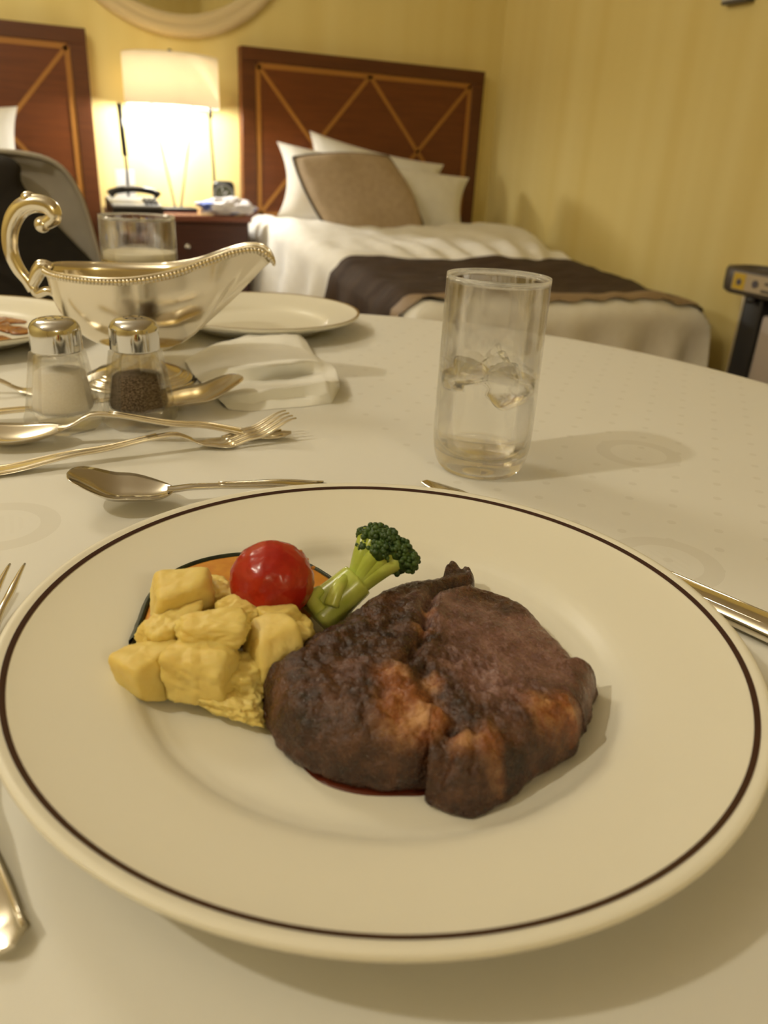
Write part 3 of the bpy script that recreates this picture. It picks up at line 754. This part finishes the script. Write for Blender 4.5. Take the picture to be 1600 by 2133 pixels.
    for k, (s, zf) in enumerate(((1.006, .24), (1.009, .18), (1.006, .11), (1.0, .06), (.985, .02), (.95, .0), (.6, .0), (.002, .0))):
        rw = []
        for i, p in enumerate(out):
            nn = 1 + .02 * noise.fractal(Vector((p.x * 130, p.y * 130, zf * 5)), 1, 2, 3)
            q = c + (p - c) * (s * nn if zf > 0 else s)
            rw.append((q.x, q.y, TZ + WZ + .0003 + lastz[i] * zf / .30)); fat.append(.25 * max(0, noise.noise(Vector((p.x * 60, p.y * 60, 8))))); pink.append(.2)
        rows.append(rw)
    g = G(); g.grid(rows, close_u=True)
    o = g.build('steak', 'steak_meat', world=True, loc=(c.x, c.y, TZ + WZ))
    for nm, dat in (('fat', fat), ('pink', pink)):
        a = o.data.attributes.new(nm, 'FLOAT', 'POINT'); a.data.foreach_set('value', dat)
    tag(o, 'browned beef steak with fat seams on the large plate', 'steak')
steak()
blob('meat_juice', 'glossy red-brown meat juice under the near edge of steak', 'sauce', [at(*p, .007) for p in ((600, 1560), (660, 1622), (740, 1650), (830, 1655), (900, 1648), (930, 1600), (800, 1560), (680, 1540))], WZ - .0003, .0008, 'jus', 6)

# potatoes
def chunk_fn(rng, sx, sy, sz, rough=.05):
    pl_ = []
    for ax in ((1, 0, 0), (-1, 0, 0), (0, 1, 0), (0, -1, 0), (0, 0, 1), (0, 0, -1)):
        n_ = (Vector(ax) + Vector((rng.uniform(-.22, .22), rng.uniform(-.22, .22), rng.uniform(-.22, .22)))).normalized()
        pl_.append((n_, .80 + rng.uniform(-.1, .1)))
    for _ in range(4):
        n_ = Vector((rng.uniform(-1, 1), rng.uniform(-1, 1), rng.uniform(-.5, 1))).normalized(); pl_.append((n_, rng.uniform(.78, .98)))
    sd = rng.uniform(0, 50)
    def fn(p, q):
        k = 0.0
        for n_, d in pl_:
            c_ = p.dot(n_)
            if c_ > 0: k += (c_ / d) ** 9
        r = k ** (-1 / 9) if k > 0 else 1
        r *= 1 + rough * noise.noise(p * 3 + Vector((sd, 0, 0))) + rough * .55 * noise.noise(p * 8 + Vector((0, sd, 0))) + rough * .3 * noise.noise(p * 19 + Vector((0, 0, sd)))
        return Vector((p.x * sx, p.y * sy, p.z * sz)) * r
    return fn
PT = [  # px, py, height of centre above the plate, half sizes (m), turn, label
    (382, 1236, .031, .0185, .0150, .0150, 20, 'smooth potato cube at the upper left, on the pumpkin slice', .03),
    (305, 1398, .0135, .0150, .0140, .0145, -25, 'single potato chunk lying apart at far left', .03),
    (352, 1318, .021, .0170, .0140, .0120, 50, 'ragged potato piece below the upper left cube', .10),
    (440, 1316, .032, .0200, .0125, .0100, 10, 'potato piece on top in the middle of the potato pile', .08),
    (503, 1282, .027, .0180, .0100, .0090, 35, 'crumbly potato piece just below the tomato', .12),
    (418, 1385, .021, .0185, .0160, .0150, -12, 'large blocky potato chunk at the front of the pile', .06),
    (562, 1352, .0205, .0170, .0150, .0165, -60, 'smooth potato block next to the steak', .03),
    (588, 1283, .029, .0110, .0075, .0070, 30, 'small potato wedge between tomato and broccoli', .05),
    (480, 1458, .0085, .0200, .0105, .0070, -28, 'broken flat potato flake nearest the viewer', .16),
    (462, 1246, .024, .0120, .0090, .0090, 0, 'small potato bit behind, left of the tomato', .10),
    (500, 1410, .0135, .0150, .0130, .0110, 70, 'crumbled potato piece between the front chunk and steak', .14),
    (610, 1318, .021, .0130, .0120, .0100, 15, 'potato piece at the back, under the small wedge', .06),
    (543, 1428, .0090, .0100, .0100, .0070, 0, 'small potato crumb tucked against the steak', .12),
]
for i, (px, py, h, sx, sy, sz, rz, lab, rg) in enumerate(PT):
    rng = random.Random(100 + i); q = at(px, py, WZ + h * .78)
    Rm = Matrix.Rotation(math.radians(rz) - YAW, 3, 'Z'); fn = chunk_fn(rng, sx * .76, sy * .76, sz * .76, rg * 1.3)
    g = G(); g.ball((0, 0, 0), 1.0, 4, lambda p, q_: Rm @ fn(p, q_)); o = g.build('potato_chunk', 'potato_flesh'); o.location = q
    tag(o, lab, 'potato', 'boiled potato pieces on the plate')

# tomato
q = at(567, 1210, WZ + .0275)
def tom(p, q_):
    r = 1 + .035 * noise.noise(p * 2.2 + Vector((3, 2, 1))) + .026 * noise.noise(p * 5) - .030 * abs(noise.noise(p * 8 + Vector((1, 5, 2))))
    return q_ * r
tm = thing('tomato', 'peeled red cherry tomato sitting on the pumpkin slice', 'tomato', q)
G().ball((0, 0, 0), (.0166, .0162, .0160), 4, tom).build('tomato_flesh', 'tomato_skin', tm)
dl = Vector((.0125, .003, .0095))
g = G()
for k in range(3): g.ball((dl.x + .002 * k, dl.y - .002 * k, dl.z - .003 * k), (.0010, .0008, .0006), 1)
g.build('stem_scar', 'pumpkin_flesh', tm)

# pumpkin slice: half-moon with skin on the outer curve
def pumpkin():
    A = [at(*p, .016) for p in ((268, 1345), (285, 1300), (305, 1252), (335, 1215), (372, 1190), (430, 1170), (500, 1160), (580, 1163), (640, 1180), (690, 1208), (702, 1222))]
    arc = bez([(p.x, p.y, 0) for p in A], 8)
    inner = Vector((.074, .258, 0)); t = thing('pumpkin_slice', 'half-moon slice of orange pumpkin with dark green rind', 'pumpkin', (inner.x, inner.y, TZ + WZ))
    zt, zb = .0125, .0008
    g = G(); rows = []
    for s, z in ((.05, zb), (.6, zb), (.94, zb), (.945, zt - .001), (.9, zt), (.7, zt - .0005), (.5, zt - .0015), (.3, zt - .004), (.05, zt - .006)):
        rows.append([(inner.x + (p.x - inner.x) * s, inner.y + (p.y - inner.y) * s, TZ + WZ + z + .0005 * noise.noise(Vector((p.x * 90, p.y * 90, s * 6)))) for p in arc])
    g.grid(rows, close_v=True); g.build('flesh', 'pumpkin_flesh', t, world=True)
    g = G(); rows = []
    for s, z in ((.945, zb), (.99, zb + .001), (1.0, .006), (.995, zt - .001), (.965, zt + .0003), (.945, zt)):
        rows.append([(inner.x + (p.x - inner.x) * (s + .008 * noise.noise(Vector((p.x * 200, p.y * 200, 1)))), inner.y + (p.y - inner.y) * s, TZ + WZ + z) for p in arc])
    g.grid(rows, close_v=True); g.build('rind', 'pumpkin_skin', t, world=True)
pumpkin()

# broccoli
def broccoli():
    b0 = at(655, 1292, WZ + .012); t = thing('broccoli_floret', 'green broccoli sprig with pale stalk leaning behind the steak', 'broccoli', b0)
    P = lambda px, py, z: at(px, py, WZ + z)
    fork = P(745, 1208, .022)
    g = G(); g.tube(bez([P(656, 1290, .009), P(695, 1252, .015), fork], 8), [.0080, .0094, .0097, .0096, .0094, .0092, .0090, .0088, .0086, .0084, .0082, .008, .0079, .0078, .0077, .0076, .0074], 16)
    st = g.build('stalk', 'broccoli_stem', t, world=True)
    tips = [(764, 1102, .040), (790, 1103, .041), (815, 1117, .040), (842, 1140, .037), (860, 1163, .033), (800, 1138, .037), (832, 1168, .030), (764, 1130, .036)]
    for i, (px, py, z) in enumerate(tips):
        e = P(px, py, z); m_ = (fork * .45 + e * .55) + Vector((0, 0, .001)); 
        g = G(); g.tube(bez([fork - Vector((0, 0, .002)), m_, e], 6), [.0050 - .00020 * k for k in range(13)], 10); g.build('branch', 'broccoli_stem', t, world=True)
        ax = (e - fork).normalized(); g = G(); rng = random.Random(i)
        for k in range(95):
            d = Vector((rng.gauss(0, 1), rng.gauss(0, 1), rng.gauss(0, 1))).normalized()
            if d.dot(ax) < -.25: d = -d
            rr_ = .0054 if i not in (0, 7) else .0036
            g.ball(e + d * rr_ * rng.uniform(.75, 1.0) - ax * .003, rng.uniform(.0008, .0014), 1)
        g.ball(e - ax * .003, rr_ * .82, 2); tag(g.build('bud_cluster', 'broccoli_floret', t, world=True), kind='stuff')
    # side shoots
    for pts in (((690, 1262, .018), (705, 1222, .024), (735, 1192, .024)), ((668, 1275, .016), (650, 1248, .020), (668, 1228, .022))):
        G().tube(bez([P(*p) for p in pts], 6), [.0032, .0032, .0031, .003, .003, .0029, .0028, .0027, .0026, .0025, .0024, .0022, .002], 10).build('side_shoot', 'broccoli_stem', t, world=True)
broccoli()

# ------------------------------------------------------------------ glasses
def tumbler(label, c, level, liquid, H=.1235, r=.0325):
    t = thing('drinking_glass', label, 'glass', c, 0, 'drinking glasses')
    th = .0017
    outer = [(.001, .0), (r * .70, .0), (r * .78, .0008), (r * .86, .003), (r * .93, .008), (r * .975, .015), (r * .995, .024), (r, .04), (r * .992, .08), (r * .985, H - .002)]
    lip = [(r * .978, H - .0005), (r * .962, H), (r * .944, H - .0006), (r * .936, H - .003)]
    inner = [(r - th - .0004, .08), (r - th, .04), (r - th - .0003, .025), (r * .90, .018), (r * .80, .0135), (r * .5, .0122), (.001, .012)]
    prof = [(p.x, p.z) for p in bez([(a, 0, b) for a, b in outer + lip + inner], 3)]
    G().lathe([(max(a, .0008), max(b, 0)) for a, b in prof], 72).build('glass_wall', 'tumbler_glass', t)
    if liquid:
        li = [(.0008, level), (r - th - .0006, level), (r - th - .0005, level - .004), (r - th - .0005, .04), (r - th - .0008, .026), (r * .89, .0186), (r * .79, .0141), (r * .5, .0128), (.0008, .0126)]
        G().lathe(li, 64).build('water' if liquid == 'water' else 'drink', liquid, t)
    return t
GC = Vector((.272, .420, TZ))
tumbler('clear tumbler of iced water right of the plate', GC, .062, 'water')
for i, (dx, dy, z, s, lab) in enumerate(((-.012, .004, .064, .0115, 'clear ice cube at the left inside the water tumbler'), (.006, -.010, .060, .0125, 'clear ice cube in the middle of the water tumbler'), (.012, .010, .066, .0105, 'clear ice cube at the right inside the water tumbler'))):
    rng = random.Random(40 + i); fn = chunk_fn(rng, s, s * .9, s * .9, .04)
    o = G().ball((0, 0, 0), 1.0, 3, fn).build('ice_cube', 'ice'); o.location = (GC.x + dx, GC.y + dy, TZ + z); o.rotation_euler = (i, i * 2, i * 3)
    tag(o, lab, 'ice cube', 'ice in the water tumbler')
G2 = Vector((.118, .820, TZ))
t2 = tumbler('half-empty beer tumbler behind the sauce boat', G2, .084, 'beer', H=.1225, r=.036)
G().lathe([(.0008, .0845), (.0335, .0845), (.0335, .0905), (.031, .0915), (.0008, .091)], 48).build('foam', 'foam', t2)

# ------------------------------------------------------------------ salt and pepper
def shaker(label, px, py, content, fill):
    c = at(px, py, 0); t = thing(content + '_shaker', label, 'shaker', c, YAW * -1 + math.radians(4), 'salt and pepper shakers')
    def octo(r, z, n=8): return [(r * math.cos(2 * PI * (i + .5) / n), r * math.sin(2 * PI * (i + .5) / n), z) for i in range(n)]
    rows = [octo(.001, 0), octo(.024, 0), octo(.0268, .0025), octo(.0272, .008), octo(.0255, .013), octo(.0185, .054), octo(.0150, .056), octo(.0150, .060), octo(.0130, .060), octo(.0135, .054), octo(.0160, .050), octo(.0215, .015), octo(.020, .0115), octo(.001, .011)]
    g = G(); g.grid(rows, close_u=True); g.build('glass_jar', 'glass_frosted', t, smooth=True, auto=25)
    cz = fill; rr_ = lerp(.0205, .0150, (cz - .015) / .035)
    g = G(); g.grid([octo(.001, .0122), octo(.0195, .0124), octo(.0205, .0158), octo(rr_, cz), octo(rr_ * .6, cz + .002), octo(.001, cz + .003)], close_u=True); g.build(content, content, t)
    cap = [(.0150, .0545), (.0168, .0545), (.0170, .057), (.0168, .068), (.0160, .0715), (.0135, .0745), (.009, .0762), (.001, .0767)]
    cp = G().lathe([(p.x, p.z) for p in bez([(a, 0, b) for a, b in cap], 4)], 40).build('cap', 'chrome', t)
    for k in range(7):
        a = k * PI / 3; r_ = 0 if k == 6 else .006
        G().lathe([(.0003, .0003), (.0009, .0003), (.0009, -.0008)], 8, (r_ * math.cos(a), r_ * math.sin(a), .0765 - .0002 * (k != 6))).build('hole', 'black_plastic', cp)
shaker('glass salt shaker with chrome cap, filled with white salt', 138, 886, 'salt', .040)
shaker('glass pepper shaker with chrome cap, filled with ground pepper', 294, 880, 'pepper', .036)

# ------------------------------------------------------------------ sauce boat
def sauce_boat():
    c = at(305, 792, 0); t = thing('sauce_boat', 'silver footed sauce boat with scroll handle and beaded rim', 'sauce boat', c, -YAW)
    def L(px, py):                      # local (u, w) in the boat's own long plane
        q = atV(px, py, c) - c; return q.dot(_rt), q.z + 0.0
    # rim as a closed curve: u, v(half width), w
    st = [(-.0735, .000, .0925), (-.068, .018, .0920), (-.050, .034, .0910), (-.020, .0425, .0905), (.010, .043, .0925), (.038, .036, .0985), (.062, .026, .1080), (.082, .0165, .1150), (.097, .0105, .1165), (.105, .0065, .1120), (.1085, .000, .1060)]
    near = bez([(u, -v, w) for u, v, w in st], 8); far = [Vector((p.x, -p.y, p.z)) for p in near[::-1]]
    rim = near + far[1:-1]; n = len(rim)
    u0, w0, r0 = -.006, .030, .011
    def sect(p, s, inset=0.0):
        sp = ss(.066, .108, p.x)          # spout factor
        h = lerp(math.sin(s * PI / 2) ** .85, .14 + .86 * s if s > 0 else 0, sp); v = lerp(1 - math.cos(s * PI / 2) ** .9, s ** 1.25 if s < 1 else 1, sp * .85)
        a = math.atan2(p.y / .045, (p.x - u0) / .08)
        bx, by = u0 + r0 * math.cos(a), r0 * math.sin(a)
        if s > .93: h *= 1 + .35 * (s - .93) 
        q = Vector((lerp(bx, p.x, h), lerp(by, p.y, h), lerp(w0, p.z, v)))
        if inset:
            q = Vector((lerp(q.x, u0, inset * .9 * (1 - .5 * sp)), q.y * (1 - inset * 1.4), q.z + inset * .02 * (1 - s)))
        return q
    SS = [i / 22 for i in range(23)]
    rows = [[sect(p, s) for p in rim] for s in SS] + [[sect(p, s, .035) for p in rim] for s in SS[::-1]]
    g = G(); g.grid(rows, close_u=True); g.poly([sect(p, 0, .035) for p in rim]); g.build('bowl', 'silver', t)
    # beaded rim
    g = G(); dense = []
    for i in range(n):
        a, b = sect(rim[i], 1.0), sect(rim[(i + 1) % n], 1.0); dense.append(a)
    acc = 0.0; step = .0030; last = None
    for i in range(n):
        a, b = dense[i], dense[(i + 1) % n]; L_ = (b - a).length; k = 0
        while acc < L_:
            q = a.lerp(b, acc / L_); out = Vector((q.x - u0, q.y * 2.2, 0)).normalized()
            g.ball(q + out * .0006 - Vector((0, 0, .0028)), (.0016, .0016, .0026), 1); acc += step
        acc -= L_
    tag(g.build('beading', 'silver', t), kind='stuff')
    G().tube(dense + dense[:2], .0011, 8, cap=False).build('rim_edge', 'silver', t)
    # scroll handle
    hp = [(88, 468), (100, 462), (112, 452), (108, 437), (92, 426), (66, 424), (42, 436), (26, 462), (20, 492), (24, 528), (40, 562), (58, 585), (70, 604)]
    hp = bez([(L(*p)[0], 0, L(*p)[1]) for p in hp], 6)
    nh = len(hp); g = G(); g.tube(hp, [.0048 + .0024 * math.sin(PI * min(1, i / nh * 1.15)) for i in range(nh)], 14)
    g.ball(tuple(hp[0]), .0062, 3); hd_ = g.build('handle', 'silver', t)
    q = L(60, 414); g = G(); g.ball((q[0], 0, q[1]), (.0062, .0062, .0058), 3); g.build('thumb_knob', 'silver', hd_)
    br = bez([(L(*p)[0], 0, L(*p)[1]) for p in ((66, 596), (74, 578), (84, 560), (96, 556), (108, 560))], 5); g = G(); g.tube(br, [.0042 + .002 * math.sin(PI * i / 20) for i in range(len(br))], 12); q = L(88, 556); g.ball((q[0], 0, q[1]), (.0068, .006, .0060), 3); g.build('upper_bracket', 'silver', hd_)
    br = bez([(L(*p)[0], 0, L(*p)[1]) for p in ((70, 600), (78, 612), (100, 606), (124, 618), (142, 640))], 5); g = G(); g.tube(br, .0036, 12); g.build('lower_bracket', 'silver', hd_)
    # foot
    ft_ = [(.0105, .034), (.0100, .030), (.0112, .026), (.016, .019), (.026, .0125), (.034, .0095), (.0355, .0085), (.036, .0068), (.041, .0055), (.0415, .0045), (.045, .0035), (.0455, .0015), (.0450, .0), (.001, .0)]
    g = G(); g.lathe([(p.x, max(0, p.z)) for p in bez([(a, 0, b) for a, b in ft_], 3)], 64, (u0, 0, 0)); g.build('foot', 'silver', t)
sauce_boat()

# ------------------------------------------------------------------ cutlery (local x from the tip to the handle end)
HANDLE = [(0, .0030), (.3, .0028), (.55, .0042), (.8, .0066), (.95, .0072), (1.0, .0052)]
def strip_mesh(stations, nx=9):
    """stations: x, half width, edge height z, dip at the middle, thickness"""
    g = G(); top = []; bot = []
    for x, w, z, dip, th in stations:
        rt, rb = [], []
        for k in range(nx):
            u = -1 + 2 * k / (nx - 1); zz = z - dip * (1 - u * u); e = th * (1 - .75 * u ** 4)
            rt.append((x, u * w, zz + e / 2)); rb.append((x, u * w, zz - e / 2))
        top.append(rt); bot.append(rb)
    ring = [t + b[::-1] for t, b in zip(top, bot)]
    g.grid(ring, close_u=True); g.poly(ring[0]); g.poly(ring[-1][::-1]); return g
def place(tip, tz, end, ez):
    a = at(*tip, tz); b = at(*end, ez); d = b - a; return a, math.atan2(d.y, d.x), math.hypot(d.x, d.y)
def ridge(t, x0, x1, zf, wf, m):
    for s in (-1, 1):
        pts = [(lerp(x0, x1, i / 14), s * wf(lerp(x0, x1, i / 14)) * .72, zf(lerp(x0, x1, i / 14)) + .0013) for i in range(15)]
        G().tube(pts, .0006, 6).build('ridge', m, t)
def spoon(label, tip, tz, end, ez, m, L=.18, bl=.058, bw=.0205, group='silver cutlery', lift=.014, dz=0.0, zp=None):
    a, rz, _ = place(tip, tz, end, ez); t = thing('spoon', label, 'spoon', (a.x, a.y, TZ + dz), rz, group)
    zc = (lambda x: smooth_interp(x, zp)) if zp else lambda x: smooth_interp(x, [(0, .0105), (bl * .5, .0085), (bl, .0105), (bl * 1.35, lift), (L * .68, lift * .55), (L * .93, .0022), (L, .004)])
    stn = []
    for i in range(25):
        s = .5 - .5 * math.cos(PI * i / 24); x = bl * s * 1.04; w = bw * max(.02, math.sin(PI * min(.999, s ** .85 * .5 + .0) ** 1.0) if s < .5 else 1) if False else bw * max(.03, (1 - abs(2 * (s ** .88) - 1) ** 2.1) ** .5)
        w = max(w, .0032 if s > .8 else .0006); stn.append((x, w, zc(x), .0072 * max(0, 1 - (2 * s - 1) ** 2) ** .8, .0013))
    strip_mesh(stn, 13).build('bowl', m, t)
    hst = []; wf = lambda x: max(.0028, interp((x - bl) / (L - bl), HANDLE))
    for i in range(30):
        x = lerp(bl * .97, L, i / 29); hst.append((x, wf(x) if i < 29 else .002, zc(x), 0, lerp(.0034, .0020, i / 29)))
    h = strip_mesh(hst, 7).build('handle', m, t); ridge(h, bl * 1.5, L * .97, zc, wf, m)
    return t
def fork(label, tip, tz, end, ez, m, L=.19, group='silver cutlery', dz=0.0, tips=.017):
    a, rz, _ = place(tip, tz, end, ez); t = thing('fork', label, 'fork', (a.x, a.y, TZ + dz), rz, group)
    zc = lambda x: smooth_interp(x, [(0, tips), (.030, .0065), (.050, .0024), (.062, .0035), (.085, .0125), (L * .68, .0075), (L * .93, .0022), (L, .004)])
    for k in range(4):
        y = (-1.5 + k) * .0062; pts = [(x, y * lerp(1.0, .96, x / .05), zc(x)) for x in [i * .003 for i in range(17)]]
        G().tube(pts, [.0006 + .0011 * min(1, i / 6) for i in range(17)], 8).build('tine', m, t)
    hd_ = []
    for i in range(10): s = i / 9; x = lerp(.045, .074, s); hd_.append((x, lerp(.0112, .0030, ss(.15, 1, s)), zc(x) , 0, .0022))
    strip_mesh(hd_, 9).build('head', m, t)
    wf = lambda x: max(.0028, interp((x - .07) / (L - .07), HANDLE)); hst = []
    for i in range(30): x = lerp(.072, L, i / 29); hst.append((x, wf(x) if i < 29 else .002, zc(x), 0, lerp(.0034, .0022, i / 29)))
    h = strip_mesh(hst, 7).build('handle', m, t); ridge(h, .095, L * .97, zc, wf, m)
    return t
def knife(label, tip, end, m, L=.235, group='silver cutlery'):
    a, rz, _ = place(tip, .003, end, .003); t = thing('knife', label, 'knife', (a.x, a.y, TZ), rz, group)
    bst = []
    for i in range(22):
        s = i / 21; x = .125 * s; w = .0088 * min(1, (.12 + s * 4) ** .5 if s < .19 else 1); bst.append((x, w * lerp(1, .85, s), .0030, 0, lerp(.0009, .0022, s)))
    strip_mesh(bst, 7).build('blade', m, t)
    g = G(); rows = []
    for i in range(24):
        s = i / 23; x = lerp(.122, L, s); r = interp(s, [(0, .0045), (.06, .0062), (.12, .0056), (.5, .0072), (.9, .0086), (.98, .0080), (1, .004)])
        rows.append([(x, r * 1.15 * math.cos(2 * PI * k / 16), .0055 + min(.0052, r * .62) * math.sin(2 * PI * k / 16)) for k in range(16)])
    g.grid(rows, close_u=True); g.poly(rows[0]); g.poly(rows[-1]); h = g.build('handle', m, t)
    for s in (-1, 1): G().tube([(lerp(.145, L - .01, i / 9), s * .0052, .0092) for i in range(10)], .0006, 6).build('ridge', m, h)
spoon('steel dessert spoon lying just beyond the large plate', (139, 990), .020, (684, 1011), .006, 'stainless', L=.148, bl=.054, bw=.0195, zp=[(0, .0205), (.028, .0125), (.054, .0085), (.066, .0095), (.11, .0085), (.148, .0050)])
fork('silver fork with upturned tines in front of the pepper shaker', (606, 866), .016, (0, 975), .004, 'silver', L=.205)
spoon('silver spoon whose bowl lies left of the salt shaker', (-85, 888), .014, (545, 905), .004, 'silver', L=.215, bl=.062, bw=.019, lift=.020, dz=.001)
spoon('silver serving spoon behind the pepper shaker', (506, 788), .023, (0, 868), .004, 'silver', L=.225, bl=.072, bw=.023, zp=[(0, .024), (.036, .013), (.072, .008), (.09, .012), (.16, .008), (.225, .004)])
fork('silver serving fork behind the salt shaker', (222, 792), .012, (0, 812), .004, 'silver', L=.20)
knife('silver table knife half under the right rim of the plate', (884, 1002), (1600, 1318), 'silver')
fork('silver fork at the left edge with only its tine tips in view', (8, 1192), .012, (-300, 1700), .010, 'silver', L=.19, tips=.009, dz=.007)
spoon('silver spoon at the lower left corner with only its handle end in view', (-200, 1300), .012, (16, 1984), .004, 'silver', L=.159)

# ------------------------------------------------------------------ paper napkin
def napkin():
    R_ = [[(384, 750, .003), (440, 718, .010), (520, 697, .015), (590, 686, .017), (614, 684, .016), (640, 713, .009)],
          [(392, 762, .005), (452, 744, .013), (530, 730, .017), (592, 724, .017), (630, 722, .014), (656, 743, .009)],
          [(404, 780, .004), (480, 768, .016), (552, 762, .022), (620, 755, .023), (665, 752, .020), (690, 758, .014)],
          [(430, 806, .003), (502, 798, .005), (560, 790, .006), (622, 784, .007), (668, 778, .012), (700, 774, .013)],
          [(452, 828, .005), (512, 819, .012), (572, 809, .015), (632, 800, .017), (678, 795, .019), (707, 797, .013)],
          [(468, 843, .003), (520, 838, .004), (572, 832, .005), (636, 826, .006), (684, 820, .010), (708, 803, .006)],
          [(476, 853, .0006), (522, 857, .0006), (572, 852, .0006), (640, 846, .0006), (692, 839, .0006), (708, 808, .0006)]]
    P = [[at(x, y, z) for x, y, z in r] for r in R_]; n = 7; rows = []
    for j in range(len(P) - 1):
        for b in range(n + (j == len(P) - 2)):
            t = b / n; rw = []
            for i in range(5):
                for a in range(n + (i == 4)):
                    u = a / n; q = (P[j][i] * (1 - u) + P[j][i + 1] * u) * (1 - t) + (P[j + 1][i] * (1 - u) + P[j + 1][i + 1] * u) * t
                    k = .0014 * noise.noise(Vector((q.x * 70, q.y * 70, 3))) * min(1, (q.z - TZ) / .004)
                    rw.append(q + Vector((0, 0, k)))
            rows.append(rw)
    under = [[p - Vector((0, 0, .0004)) for p in r] for r in rows]; c = P[3][2]
    g = G(); g.grid(rows); g.grid([r[::-1] for r in under])
    tag(g.build('paper_napkin', 'napkin', world=True, loc=(c.x, c.y, TZ)), 'crumpled cream paper napkin in front of the empty plate', 'napkin')
napkin()
